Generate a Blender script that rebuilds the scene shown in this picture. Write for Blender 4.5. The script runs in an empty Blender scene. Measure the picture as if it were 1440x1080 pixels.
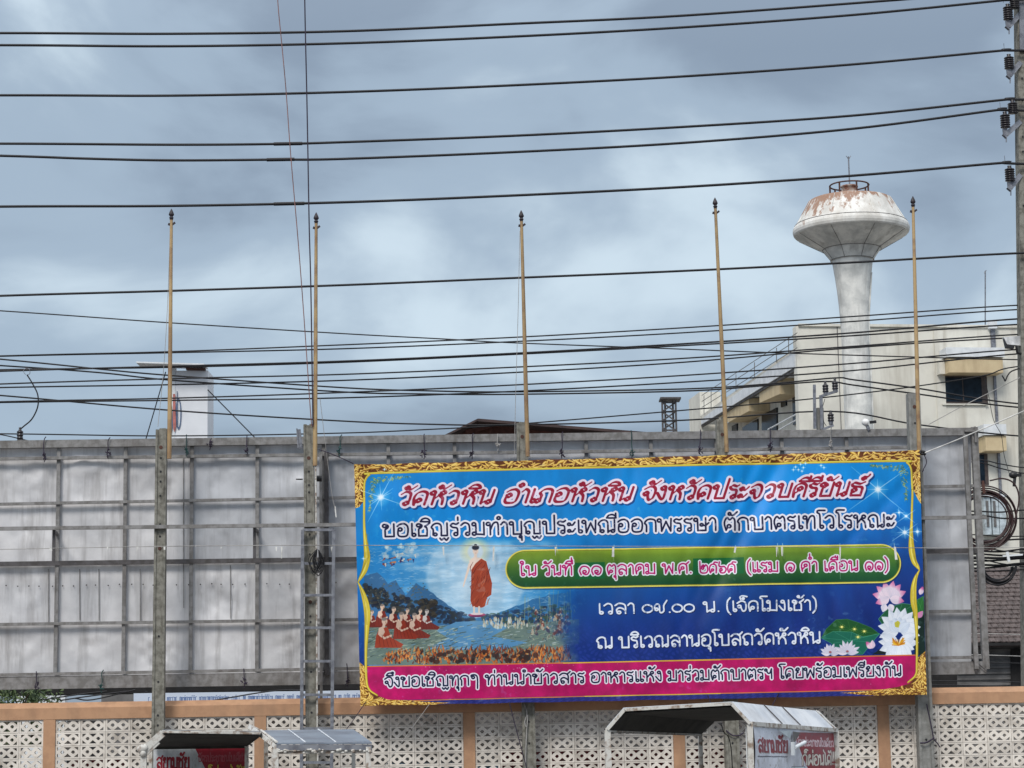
import bpy, math, random
import numpy as np
from mathutils import Vector, Matrix
PI = math.pi
SC = bpy.context.scene
# ---------------------------------------------------------------- camera, sky, sun, exposure
FPX = 3080.0; PITCH = math.radians(9.0); ROLL = math.radians(0.92)
CAM = Vector((0, 0, 1.6))
_r0 = Vector((1, 0, 0)); FWD = Vector((0, math.cos(PITCH), math.sin(PITCH))); _u0 = Vector((0, -math.sin(PITCH), math.cos(PITCH)))
RIGHT = _r0*math.cos(ROLL)-_u0*math.sin(ROLL); UP = _r0*math.sin(ROLL)+_u0*math.cos(ROLL)
cd = bpy.data.cameras.new('camera'); cam = bpy.data.objects.new('camera', cd); SC.collection.objects.link(cam)
cd.sensor_width = 36; cd.lens = FPX/1440*36; cd.clip_start = .1; cd.clip_end = 3000
cam.matrix_world = Matrix((( RIGHT.x, UP.x, -FWD.x, CAM.x), (RIGHT.y, UP.y, -FWD.y, CAM.y), (RIGHT.z, UP.z, -FWD.z, CAM.z), (0, 0, 0, 1)))
SC.camera = cam

SUN_EL = math.radians(44); SUN_AZ = math.radians(200)      # compass bearing of the veiled sun, behind the camera to the left
w = bpy.data.worlds.new('World'); SC.world = w; w.use_nodes = True
nt = w.node_tree; nt.nodes.clear(); N = nt.nodes; L = nt.links
def wn(t, **kw):
    n = N.new(t)
    for k, v in kw.items(): setattr(n, k, v)
    return n
sky = wn('ShaderNodeTexSky', sky_type='NISHITA', sun_disc=False, sun_elevation=SUN_EL, sun_rotation=SUN_AZ)
tc = wn('ShaderNodeTexCoord'); mp = wn('ShaderNodeMapping'); mp.inputs['Scale'].default_value = (1, 1, 1.9)
L.new(tc.outputs['Generated'], mp.inputs['Vector'])
n1 = wn('ShaderNodeTexNoise'); n1.inputs['Scale'].default_value = 5.6; n1.inputs['Detail'].default_value = 7; n1.inputs['Roughness'].default_value = .47; n1.inputs['Distortion'].default_value = .35
n2 = wn('ShaderNodeTexNoise'); n2.inputs['Scale'].default_value = 2.2; n2.inputs['Detail'].default_value = 3
mp.inputs['Location'].default_value = (7.08, 19.62, 19.24)
L.new(mp.outputs[0], n1.inputs['Vector']); L.new(mp.outputs[0], n2.inputs['Vector'])
mixn = wn('ShaderNodeMath', operation='MULTIPLY_ADD'); mixn.inputs[1].default_value = .65
L.new(n1.outputs['Fac'], mixn.inputs[0])
m2 = wn('ShaderNodeMath', operation='MULTIPLY'); m2.inputs[1].default_value = .35
L.new(n2.outputs['Fac'], m2.inputs[0]); L.new(m2.outputs[0], mixn.inputs[2])
ramp = wn('ShaderNodeValToRGB'); cr = ramp.color_ramp; cr.interpolation = 'EASE'
cr.elements[0].position = .44; cr.elements[0].color = (.182, .232, .298, 1)
cr.elements[1].position = .625; cr.elements[1].color = (.44, .525, .59, 1)
e = cr.elements.new(.53); e.color = (.262, .332, .41, 1)
L.new(mixn.outputs[0], ramp.inputs[0])
# an overcast dome is about three times brighter overhead than at the skyline
sep = wn('ShaderNodeSeparateXYZ'); L.new(tc.outputs['Generated'], sep.inputs[0])
zr = wn('ShaderNodeMapRange'); zr.inputs['From Min'].default_value = .30; zr.inputs['From Max'].default_value = 1; zr.inputs['To Min'].default_value = 9.6; zr.inputs['To Max'].default_value = 30.
L.new(sep.outputs['Z'], zr.inputs['Value'])
sc_ = wn('ShaderNodeVectorMath', operation='SCALE'); L.new(ramp.outputs[0], sc_.inputs[0]); L.new(zr.outputs[0], sc_.inputs['Scale'])
mx = wn('ShaderNodeMixRGB'); mx.inputs[0].default_value = .93
hs = wn('ShaderNodeHueSaturation'); sr = wn('ShaderNodeMapRange'); sr.inputs['From Min'].default_value = .3; sr.inputs['From Max'].default_value = .8; sr.inputs['To Min'].default_value = 1; sr.inputs['To Max'].default_value = .15
L.new(sep.outputs['Z'], sr.inputs['Value']); L.new(sr.outputs[0], hs.inputs['Saturation']); L.new(sc_.outputs[0], hs.inputs['Color'])
L.new(sky.outputs[0], mx.inputs[1]); L.new(hs.outputs[0], mx.inputs[2])
bg = wn('ShaderNodeBackground'); bg.inputs['Strength'].default_value = .1; out = wn('ShaderNodeOutputWorld')
L.new(mx.outputs[0], bg.inputs['Color']); L.new(bg.outputs[0], out.inputs['Surface'])
sd = bpy.data.lights.new('sun', 'SUN'); sd.energy = 1.5; sd.angle = math.radians(18); sd.color = (1, .95, .88)
so = bpy.data.objects.new('sun', sd); SC.collection.objects.link(so)
sdir = Vector((math.sin(SUN_AZ)*math.cos(SUN_EL), math.cos(SUN_AZ)*math.cos(SUN_EL), math.sin(SUN_EL)))
so.rotation_euler = sdir.to_track_quat('Z', 'Y').to_euler()
vs = SC.view_settings; vs.view_transform = 'Standard'; vs.look = 'None'; vs.gamma = 1; vs.use_curve_mapping = False; vs.exposure = 0.6

# ---------------------------------------------------------------- geometry helpers
def ray(px, py): return (FWD+RIGHT*((px-720)/FPX)+UP*((540-py)/FPX))
def hit(px, py, P0, Nn):
    d = ray(px, py); t = (Vector(P0)-CAM).dot(Nn)/d.dot(Nn); return CAM+d*t
def at(px, py, Y, k=0.0):
    """Point seen at a photo position, on the upright plane y = Y + k x."""
    return hit(px, py, (0, Y, 0), Vector((-k, 1, 0)))
KB = .05                                   # the billboard, wall and street run slightly away to the right
E1 = Vector((1, KB, 0)).normalized(); EN = Vector((-KB, 1, 0)).normalized(); EZ = Vector((0, 0, 1))
YP = 34.3                                  # front face of the concrete posts
def pb(px, py, off=0): return at(px, py, YP+off, KB)

class MB:
    def __init__(s): s.v = []; s.f = []; s.uv = None; s.sm = []
    def add(s, vs, fs, smooth=False):
        b = len(s.v); s.v += [tuple(p) for p in vs]; s.f += [tuple(i+b for i in f) for f in fs]; s.sm += [smooth]*len(fs); return s
    def frame(s, O, ax, ay, az):
        """Box from corner O along three edge vectors."""
        O, ax, ay, az = map(Vector, (O, ax, ay, az))
        P = [O, O+ax, O+ax+ay, O+ay, O+az, O+ax+az, O+ax+ay+az, O+ay+az]
        return s.add(P, [(0, 3, 2, 1), (4, 5, 6, 7), (0, 1, 5, 4), (1, 2, 6, 5), (2, 3, 7, 6), (3, 0, 4, 7)])
    def box(s, c, sx, sy, sz, a=None, b=None, c3=None):
        a = a or E1; b = b or EN; c3 = c3 or EZ; c = Vector(c)
        return s.frame(c-a*sx/2-b*sy/2-c3*sz/2, a*sx, b*sy, c3*sz)
    def bar(s, A, B, w, d, side=None, w2=None, d2=None):
        """Rectangular bar from A to B, w across (along side), d deep."""
        A = Vector(A); B = Vector(B); t = (B-A).normalized()
        side = Vector(side) if side is not None else EN
        sd = (side-t*side.dot(t))
        if sd.length < 1e-4: sd = Vector((1, 0, 0))
        dd = sd.normalized(); ww = t.cross(dd).normalized()
        w2 = w if w2 is None else w2; d2 = d if d2 is None else d2
        P = []
        for Q, a, b in ((A, w, d), (B, w2, d2)):
            P += [Q-ww*a/2-dd*b/2, Q+ww*a/2-dd*b/2, Q+ww*a/2+dd*b/2, Q-ww*a/2+dd*b/2]
        return s.add(P, [(0, 1, 2, 3), (7, 6, 5, 4), (0, 4, 5, 1), (1, 5, 6, 2), (2, 6, 7, 3), (3, 7, 4, 0)])
    def tube(s, pts, r, n=6, r2=None, cap=True):
        pts = [Vector(p) for p in pts]; m = len(pts); V = []; up = None
        for i, p in enumerate(pts):
            t = (pts[min(i+1, m-1)]-pts[max(i-1, 0)]).normalized()
            if up is None:
                up = Vector((0, 0, 1)) if abs(t.z) < .9 else Vector((0, 1, 0))
            a = t.cross(up).normalized(); b = a.cross(t).normalized(); up = b
            rr = r if r2 is None else r+(r2-r)*i/(m-1)
            if isinstance(r, (list, tuple)): rr = r[i]
            for k in range(n):
                q = 2*PI*k/n; V.append(p+a*rr*math.cos(q)+b*rr*math.sin(q))
        Fc = []
        for i in range(m-1):
            for k in range(n):
                Fc.append((i*n+k, i*n+(k+1) % n, (i+1)*n+(k+1) % n, (i+1)*n+k))
        s.add(V, Fc, True)
        if cap: s.add(V[:n], [tuple(range(n))]); s.add(V[-n:], [tuple(reversed(range(n)))])
        return s
    def lathe(s, O, prof, n=24, axis=None, smooth=True):
        """prof: list of (radius, height) along axis."""
        O = Vector(O); axis = (axis or EZ).normalized()
        a = axis.orthogonal().normalized(); b = axis.cross(a)
        V = []
        for r, h in prof:
            for k in range(n):
                q = 2*PI*k/n; V.append(O+axis*h+a*r*math.cos(q)+b*r*math.sin(q))
        Fc = []
        for i in range(len(prof)-1):
            for k in range(n): Fc.append((i*n+k, i*n+(k+1) % n, (i+1)*n+(k+1) % n, (i+1)*n+k))
        s.add(V, Fc, smooth)
        s.add(V[:n], [tuple(reversed(range(n)))]); s.add(V[-n:], [tuple(range(n))]); return s
    def ball(s, c, rx, ry=None, rz=None, n=10):
        ry = ry or rx; rz = rz or rx; V = []; Fc = []; m = n//2+1; c = Vector(c)
        for i in range(m+1):
            t = PI*i/m
            for k in range(n):
                q = 2*PI*k/n; V.append(c+Vector((rx*math.sin(t)*math.cos(q), ry*math.sin(t)*math.sin(q), rz*math.cos(t))))
        for i in range(m):
            for k in range(n): Fc.append((i*n+k, (i+1)*n+k, (i+1)*n+(k+1) % n, i*n+(k+1) % n))
        return s.add(V, Fc, True)
    def slab(s, pts, th):
        """Flat polygon with thickness vector th."""
        pts = [Vector(p) for p in pts]; n = len(pts); th = Vector(th)
        V = pts+[p+th for p in pts]
        return s.add(V, [tuple(range(n)), tuple(reversed(range(n, 2*n)))]+[(i, i+n, (i+1) % n+n, (i+1) % n) for i in range(n)])
    def grid(s, fn, nu, nv, smooth=True):
        V = [fn(i/nu, j/nv) for j in range(nv+1) for i in range(nu+1)]
        Fc = [(j*(nu+1)+i, j*(nu+1)+i+1, (j+1)*(nu+1)+i+1, (j+1)*(nu+1)+i) for j in range(nv) for i in range(nu)]
        return s.add(V, Fc, smooth)
    def build(s, name, mat, parent=None, kind=None):
        org = parent['_o'] if parent is not None and '_o' in parent.keys() else (0, 0, 0)
        o3 = Vector(org)
        if parent is None and s.v:
            c = np.array(s.v); o3 = Vector((c[:, 0].mean(), c[:, 1].mean(), c[:, 2].min()))
        me = bpy.data.meshes.new(name)
        me.from_pydata([tuple(Vector(v)-o3) for v in s.v], [], s.f)
        me.polygons.foreach_set('use_smooth', s.sm)
        me.materials.append(mat); me.validate(); me.update()
        o = bpy.data.objects.new(name, me); SC.collection.objects.link(o)
        if parent is not None: o.parent = parent; o['_o'] = tuple(org)
        else: o.location = o3; o['_o'] = tuple(o3)
        if kind: o['kind'] = kind
        fix_normals(me)
        return o
def fix_normals(me):
    import bmesh
    b = bmesh.new(); b.from_mesh(me); bmesh.ops.recalc_face_normals(b, faces=b.faces); b.to_mesh(me); b.free()

def thing(name, label, cat, loc, group=None):
    o = bpy.data.objects.new(name, None); SC.collection.objects.link(o); o.location = loc; o.empty_display_size = .2
    o['_o'] = tuple(loc); o['label'] = label; o['category'] = cat
    if group: o['group'] = group
    return o
def tag(o, label, cat, group=None):
    o['label'] = label; o['category'] = cat
    if group: o['group'] = group
    return o
def copies(src, name, locs, parent):
    """Alike pieces sharing one mesh, at absolute places."""
    org = Vector(parent['_o']); out = []
    for l in locs:
        c = src.copy(); SC.collection.objects.link(c); c.parent = parent; c.location = Vector(l)-org; c.name = name; out.append(c)
    return out
def spl(pts, n=8):
    """Catmull-Rom through 2D or 3D points."""
    P = [np.array(p, float) for p in pts]; P = [2*P[0]-P[1]]+P+[2*P[-1]-P[-2]]; o = []
    for i in range(1, len(P)-2):
        a, b, c, d = P[i-1:i+3]
        for k in range(n):
            t = k/n; o.append(.5*((2*b)+(-a+c)*t+(2*a-5*b+4*c-d)*t*t+(-a+3*b-3*c+d)*t**3))
    o.append(P[-2]); return o

# ---------------------------------------------------------------- materials
def mat(name, col, rough=.7, metal=0, noise=None, bump=0, col2=None, scale=4, stretch=(1, 1, 1), streak=None, detail=6, thr=(.42, .62), spec=.4, vary=0):
    """Base colour broken by noise towards col2, optional run-off streaks (colour, amount, scale)."""
    m = bpy.data.materials.new(name); m.use_nodes = True; n = m.node_tree.nodes; l = m.node_tree.links
    b = n['Principled BSDF']; b.inputs['Roughness'].default_value = rough; b.inputs['Metallic'].default_value = metal
    b.inputs['Specular IOR Level'].default_value = spec
    tc = n.new('ShaderNodeTexCoord'); mp = n.new('ShaderNodeMapping'); mp.inputs['Scale'].default_value = stretch
    l.new(tc.outputs['Object'], mp.inputs[0])
    c2 = col2 or tuple(c*.6 for c in col)
    tx = n.new('ShaderNodeTexNoise'); tx.inputs['Scale'].default_value = scale; tx.inputs['Detail'].default_value = detail; tx.inputs['Roughness'].default_value = .6
    l.new(mp.outputs[0], tx.inputs['Vector'])
    mr = n.new('ShaderNodeMapRange'); mr.inputs['From Min'].default_value = thr[0]; mr.inputs['From Max'].default_value = thr[1]
    l.new(tx.outputs['Fac'], mr.inputs['Value'])
    mx = n.new('ShaderNodeMixRGB'); mx.inputs[1].default_value = (*col, 1); mx.inputs[2].default_value = (*c2, 1); l.new(mr.outputs[0], mx.inputs[0])
    last = mx.outputs[0]
    if streak:
        sc, amt, ss = streak[:3]; th = streak[3] if len(streak) > 3 else (.5, .68)
        mp2 = n.new('ShaderNodeMapping'); mp2.inputs['Scale'].default_value = (1, 1, .09); l.new(tc.outputs['Object'], mp2.inputs[0])
        t2 = n.new('ShaderNodeTexNoise'); t2.inputs['Scale'].default_value = ss; t2.inputs['Detail'].default_value = 5; t2.inputs['Roughness'].default_value = .65
        l.new(mp2.outputs[0], t2.inputs['Vector'])
        r2 = n.new('ShaderNodeMapRange'); r2.inputs['From Min'].default_value = th[0]; r2.inputs['From Max'].default_value = th[1]; r2.inputs['To Max'].default_value = amt
        l.new(t2.outputs['Fac'], r2.inputs['Value'])
        m3 = n.new('ShaderNodeMixRGB'); m3.inputs[2].default_value = (*sc, 1); l.new(last, m3.inputs[1]); l.new(r2.outputs[0], m3.inputs[0]); last = m3.outputs[0]
    if vary:
        oi = n.new('ShaderNodeObjectInfo'); vr = n.new('ShaderNodeMapRange'); vr.inputs['To Min'].default_value = 1-vary; vr.inputs['To Max'].default_value = 1+vary*.5; l.new(oi.outputs['Random'], vr.inputs['Value'])
        vm = n.new('ShaderNodeVectorMath'); vm.operation = 'SCALE'; l.new(last, vm.inputs[0]); l.new(vr.outputs[0], vm.inputs['Scale']); last = vm.outputs[0]
        ad = n.new('ShaderNodeVectorMath'); ad.operation = 'ADD'; l.new(tc.outputs['Object'], ad.inputs[0]); cb = n.new('ShaderNodeCombineXYZ')
        ml = n.new('ShaderNodeMath'); ml.operation = 'MULTIPLY'; ml.inputs[1].default_value = 40; l.new(oi.outputs['Random'], ml.inputs[0]); l.new(ml.outputs[0], cb.inputs[0]); l.new(ml.outputs[0], cb.inputs[2])
        l.new(cb.outputs[0], ad.inputs[1]); l.new(ad.outputs[0], mp.inputs[0])
        if streak: l.new(ad.outputs[0], mp2.inputs[0])
    l.new(last, b.inputs['Base Color'])
    if bump:
        bp = n.new('ShaderNodeBump'); bp.inputs['Strength'].default_value = 1; bp.inputs['Distance'].default_value = bump
        l.new(tx.outputs['Fac'], bp.inputs['Height']); l.new(bp.outputs[0], b.inputs['Normal'])
    return m
def mat_image(name, im, rough=.5):
    m = bpy.data.materials.new(name); m.use_nodes = True; n = m.node_tree.nodes; l = m.node_tree.links
    b = n['Principled BSDF']; b.inputs['Roughness'].default_value = rough; b.inputs['Specular IOR Level'].default_value = .3
    uv = n.new('ShaderNodeUVMap'); uv.uv_map = 'UVMap'
    t = n.new('ShaderNodeTexImage'); t.image = im; t.extension = 'EXTEND'; l.new(uv.outputs[0], t.inputs[0]); l.new(t.outputs[0], b.inputs['Base Color'])
    nx = n.new('ShaderNodeTexNoise'); nx.inputs['Scale'].default_value = 60; bp = n.new('ShaderNodeBump'); bp.inputs['Distance'].default_value = .002; bp.inputs['Strength'].default_value = .4
    tc = n.new('ShaderNodeTexCoord'); l.new(tc.outputs['Object'], nx.inputs['Vector']); l.new(nx.outputs['Fac'], bp.inputs['Height']); l.new(bp.outputs[0], b.inputs['Normal'])
    return m
def set_uv(o, nu, nv):
    """UVs for an object whose mesh is one grid built with MB.grid."""
    me = o.data; uv = me.uv_layers.new(name='UVMap')
    for lp in me.loops:
        i = lp.vertex_index % (nu+1); j = lp.vertex_index//(nu+1)
        uv.data[lp.index].uv = (i/nu, 1-j/nv)
M = {}
M['steel'] = mat('painted_grey_steel', (.25, .245, .245), .62, .2, scale=9, col2=(.16, .155, .15), bump=.002, streak=((.085, .07, .06), .5, 6))
M['steel_dark'] = mat('dark_primer_steel', (.095, .09, .095), .65, .2, scale=9, col2=(.06, .055, .055))
M['sheet'] = mat('weathered_zinc_sheet', (.66, .655, .67), .5, .1, scale=2.4, col2=(.50, .50, .52), thr=(.38, .70), streak=((.30, .29, .29), .75, 5.5, (.50, .72)), vary=.12)
M['sheet2'] = mat('weathered_zinc_sheet_darker', (.54, .555, .59), .5, .1, scale=2.0, col2=(.40, .41, .44), thr=(.38, .7), streak=((.25, .25, .26), .6, 5.0, (.50, .72)), vary=.10)
M['concrete'] = mat('aged_concrete', (.235, .228, .20), .88, scale=11, col2=(.13, .125, .105), bump=.006, streak=((.035, .033, .03), .9, 7, (.52, .68)))
M['concrete_clean'] = mat('pale_concrete', (.25, .25, .24), .88, scale=9, col2=(.17, .17, .16), bump=.004, streak=((.09, .085, .08), .6, 5))
M['pole_yellow'] = mat('faded_yellow_paint', (.43, .30, .15), .6, scale=4, col2=(.25, .15, .085), thr=(.46, .68), streak=((.16, .09, .05), .6, 6), vary=.15)
M['finial'] = mat('dark_finial', (.03, .022, .03), .5)
M['cable'] = mat('black_cable', (.012, .012, .016), .55, scale=30)
M['cable_brown'] = mat('brown_duct_coil', (.045, .02, .02), .5, scale=20)
M['cord_grey'] = mat('pale_cord', (.38, .37, .36), .8)
M['cord_dark'] = mat('dark_cord', (.035, .025, .05), .8)
M['cord_red'] = mat('faded_red_cord', (.25, .13, .12), .8)
M['cord_green'] = mat('green_cord', (.02, .07, .07), .8)
M['white_rope'] = mat('white_rope', (.70, .70, .68), .8)
M['salmon'] = mat('salmon_wall_paint', (.46, .265, .155), .8, scale=5, col2=(.39, .22, .13), streak=((.26, .16, .10), .45, 3), bump=.002)
M['salmon_top'] = M['salmon']
M['block'] = mat('painted_breeze_block', (.72, .67, .61), .85, scale=8, col2=(.58, .53, .47), thr=(.45, .72), bump=.003, streak=((.28, .24, .20), .6, 4), vary=.16)
M['cream'] = mat('cream_render', (.69, .675, .61), .85, scale=.8, col2=(.60, .585, .53), streak=((.42, .39, .33), .7, 1.0))
M['tan'] = mat('tan_canopy_paint', (.60, .49, .31), .8, scale=1.5, col2=(.54, .43, .27), streak=((.38, .28, .17), .5, 2))
M['white_paint'] = mat('white_paint', (.72, .75, .78), .6, scale=2, col2=(.60, .63, .66))
M['glass'] = mat('dark_window_glass', (.012, .022, .035), .15, spec=.12)
M['frame_brown'] = mat('window_frame', (.08, .06, .055), .5)
M['dark'] = mat('plain_dark', (.02, .019, .02), .9)
M['ground'] = mat('dusty_ground', (.17, .155, .135), .95, scale=.6, col2=(.12, .11, .10), bump=.01)
M['asphalt'] = mat('asphalt', (.05, .05, .052), .9, scale=20, bump=.003)
M['kerb'] = mat('kerb_concrete', (.3, .3, .29), .9)
M['roof_brown'] = mat('brown_roof_sheet', (.060, .036, .034), .7, scale=2, col2=(.035, .022, .022))
M['timber'] = mat('red_brown_timber', (.13, .05, .038), .75, scale=4)
M['tile'] = mat('dark_brown_tile', (.105, .082, .078), .8, scale=7, col2=(.055, .042, .04), bump=.004)
M['grey_wall'] = mat('grey_wall', (.17, .165, .165), .85, scale=2)
M['insul'] = mat('black_insulator', (.016, .013, .018), .3, spec=.6)
M['galv'] = mat('galvanised_steel', (.24, .25, .28), .5, .5, scale=10, col2=(.14, .145, .17))
M['tin'] = mat('bright_tin_roof', (.66, .68, .71), .5, .1, scale=3, col2=(.42, .46, .52), thr=(.42, .7), streak=((.24, .24, .26), .4, 4))
M['tin_dark'] = mat('dull_tin_roof', (.30, .34, .40), .32, .6, scale=3, col2=(.17, .18, .22), thr=(.42, .7))
M['under_dark'] = mat('dark_grey_matte', (.045, .045, .042), .9, scale=6, col2=(.025, .025, .025))  # dark grey for roof undersides, cart floors and a rear eave
M['white_frame'] = mat('chipped_white_frame', (.56, .55, .52), .6, scale=16, col2=(.24, .18, .14), thr=(.48, .62))
M['ac'] = mat('white_blue_louvre', (.55, .63, .68), .5)
M['leafA'] = mat('leaf_dark', (.035, .06, .022), .7, scale=3, col2=(.02, .035, .012))
M['leafB'] = mat('leaf_light', (.085, .12, .04), .7, scale=3, col2=(.05, .08, .03))
M['bark'] = mat('bark', (.09, .07, .05), .9)
M['sign_white'] = mat('pale_sign_sheet', (.70, .72, .76), .6, scale=1, col2=(.64, .66, .70))
M['navy'] = mat('navy_sign_paint', (.10, .15, .26), .5); M['redp'] = mat('red_sign_paint', (.50, .17, .15), .5)
M['red_cloth'] = mat('red_cloth', (.20, .03, .04), .8); M['blue_lid'] = mat('blue_plastic', (.12, .26, .36), .5)
M['rust'] = mat('rusty_iron', (.09, .04, .03), .8, scale=8)
M['black'] = mat('black_plastic', (.02, .02, .022), .4)
M['lamp_white'] = mat('white_lamp_head', (.75, .75, .75), .4)
M['shop_dark'] = mat('dim_shopfront', (.07, .066, .066), .8, scale=.7, col2=(.035, .034, .036))  # dark colour stands in for the underexposed far side of the street
def tank_mat():
    m = mat('rust_stained_tank_paint', (.74, .73, .70), .7, scale=1.3, col2=(.54, .53, .50), bump=.002, streak=((.42, .38, .33), .5, 1.6))
    n = m.node_tree.nodes; l = m.node_tree.links; b = n['Principled BSDF']; last = b.inputs['Base Color'].links[0].from_socket
    tc = n.new('ShaderNodeTexCoord'); sp = n.new('ShaderNodeSeparateXYZ'); l.new(tc.outputs['Object'], sp.inputs[0])
    mp = n.new('ShaderNodeMapping'); mp.inputs['Scale'].default_value = (4.2, 4.2, .38); mp.inputs['Location'].default_value = (4.2, 1.3, 0); l.new(tc.outputs['Object'], mp.inputs[0])
    tx = n.new('ShaderNodeTexNoise'); tx.inputs['Scale'].default_value = 1.0; tx.inputs['Detail'].default_value = 8; tx.inputs['Roughness'].default_value = .72; l.new(mp.outputs[0], tx.inputs['Vector'])
    def math_(op, a, b_, c=None):
        q = n.new('ShaderNodeMath'); q.operation = op
        for i, v in enumerate((a, b_, c)):
            if v is None: continue
            if isinstance(v, (int, float)): q.inputs[i].default_value = v
            else: l.new(v, q.inputs[i])
        return q.outputs[0]
    hz = n.new('ShaderNodeMapRange'); hz.inputs['From Min'].default_value = TANK_Z0; hz.inputs['From Max'].default_value = TANK_Z1; hz.inputs['To Min'].default_value = -.14; hz.inputs['To Max'].default_value = .15; l.new(sp.outputs['Z'], hz.inputs['Value'])
    lf = n.new('ShaderNodeMapRange'); lf.inputs['From Min'].default_value = -2.2; lf.inputs['From Max'].default_value = 1.0; lf.inputs['To Min'].default_value = .09; lf.inputs['To Max'].default_value = -.05; l.new(sp.outputs['X'], lf.inputs['Value'])
    below = n.new('ShaderNodeMapRange'); below.inputs['From Min'].default_value = TANK_Z0-.02; below.inputs['From Max'].default_value = TANK_Z0+.1; l.new(sp.outputs['Z'], below.inputs['Value'])
    v = math_('ADD', math_('ADD', tx.outputs['Fac'], hz.outputs[0]), lf.outputs[0])
    mr = n.new('ShaderNodeMapRange'); mr.inputs['From Min'].default_value = .535; mr.inputs['From Max'].default_value = .62; l.new(v, mr.inputs['Value'])
    v2 = math_('MULTIPLY', mr.outputs[0], below.outputs[0])
    mx = n.new('ShaderNodeMixRGB'); mx.inputs[2].default_value = (.25, .11, .052, 1); l.new(last, mx.inputs[1]); l.new(math_('MULTIPLY', v2, .85), mx.inputs[0])
    l.new(mx.outputs[0], b.inputs['Base Color']); return m
# ---------------------------------------------------------------- flat print (raster drawn in numpy)
class Print:
    """A printed sheet: a colour raster drawn from shapes; coordinates in sheet units."""
    def __init__(s, w, h, scale, col):
        s.S = scale; s.W = int(w*scale); s.H = int(h*scale)
        s.a = np.zeros((s.H, s.W, 3), np.float32); s.a[:] = col
        s.yy, s.xx = np.mgrid[0:s.H, 0:s.W].astype(np.float32)
        s.xx = (s.xx+.5)/scale; s.yy = (s.yy+.5)/scale
    def box(s, x0, y0, x1, y1, pad=0):
        S = s.S
        return (max(0, int((y0-pad)*S)-1), min(s.H, int((y1+pad)*S)+2),
                max(0, int((x0-pad)*S)-1), min(s.W, int((x1+pad)*S)+2))
    def wind(s, loops):
        """Anti-aliased non-zero winding mask of closed loops; returns slice and mask."""
        allp = np.concatenate(loops)
        r0, r1, c0, c1 = s.box(allp[:, 0].min(), allp[:, 1].min(), allp[:, 0].max(), allp[:, 1].max())
        if r1 <= r0 or c1 <= c0: return None, None
        K = 3
        H = (r1-r0)*K; W = (c1-c0)*K
        acc = np.zeros((H, W+1), np.float32)
        for L in loops:
            P = L*s.S*K; P = P - np.array([c0*K, r0*K])
            Q = np.roll(P, -1, 0)
            for (x0, y0), (x1, y1) in zip(P, Q):
                if y0 == y1: continue
                d = 1.0
                if y0 > y1: x0, y0, x1, y1 = x1, y1, x0, y0; d = -1.0
                a = max(0, int(math.ceil(y0-.5))); b = min(H, int(math.ceil(y1-.5)))
                if b <= a: continue
                rows = np.arange(a, b)
                xs = x0+(rows+.5-y0)*(x1-x0)/(y1-y0)
                cs = np.clip(np.ceil(xs-.5).astype(int), 0, W)
                np.add.at(acc, (rows, cs), d)
        m = (np.abs(np.cumsum(acc[:, :-1], 1)) > .5).astype(np.float32)
        m = m.reshape(r1-r0, K, c1-c0, K).mean((1, 3))
        return (slice(r0, r1), slice(c0, c1)), m
    def paint(s, sl, m, col, alpha=1.0):
        if sl is None: return
        m = (m*alpha)[..., None]
        c = col if isinstance(col, np.ndarray) and col.ndim == 3 else np.array(col, np.float32)
        s.a[sl] = s.a[sl]*(1-m)+c*m
    def poly(s, pts, col, alpha=1.0):
        sl, m = s.wind([np.array(pts, float)])
        s.paint(sl, m, col, alpha)
    def full(s, m, col, alpha=1.0):
        s.paint((slice(0, s.H), slice(0, s.W)), m, col, alpha)
    def line(s, pts, w, col, alpha=1.0, soft=None):
        pts = np.array(pts, float)
        w = np.broadcast_to(np.array(w, float), (len(pts),))
        r0, r1, c0, c1 = s.box(pts[:, 0].min(), pts[:, 1].min(), pts[:, 0].max(), pts[:, 1].max(), w.max()+1)
        if r1 <= r0 or c1 <= c0: return
        X = s.xx[r0:r1, c0:c1]; Y = s.yy[r0:r1, c0:c1]
        m = np.zeros_like(X); e = soft or .7/s.S
        for i in range(len(pts)-1):
            ax, ay = pts[i]; bx, by = pts[i+1]
            L = (bx-ax)**2+(by-ay)**2+1e-9
            t = np.clip(((X-ax)*(bx-ax)+(Y-ay)*(by-ay))/L, 0, 1)
            d = np.hypot(X-ax-t*(bx-ax), Y-ay-t*(by-ay))
            rad = (w[i]*(1-t)+w[i+1]*t)/2
            m = np.maximum(m, np.clip((rad-d)/e+.5, 0, 1))
        s.paint((slice(r0, r1), slice(c0, c1)), m, col, alpha)
    def blob(s, x, y, rx, ry, col, alpha=1.0, ang=0, soft=.25):
        R = max(rx, ry)*(1+soft)
        r0, r1, c0, c1 = s.box(x, y, x, y, R)
        if r1 <= r0 or c1 <= c0: return
        X = s.xx[r0:r1, c0:c1]-x; Y = s.yy[r0:r1, c0:c1]-y
        ca, sa = math.cos(ang), math.sin(ang)
        d = np.hypot((X*ca+Y*sa)/rx, (-X*sa+Y*ca)/ry)
        s.paint((slice(r0, r1), slice(c0, c1)), np.clip((1+soft/2-d)/soft, 0, 1), col, alpha)

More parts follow.
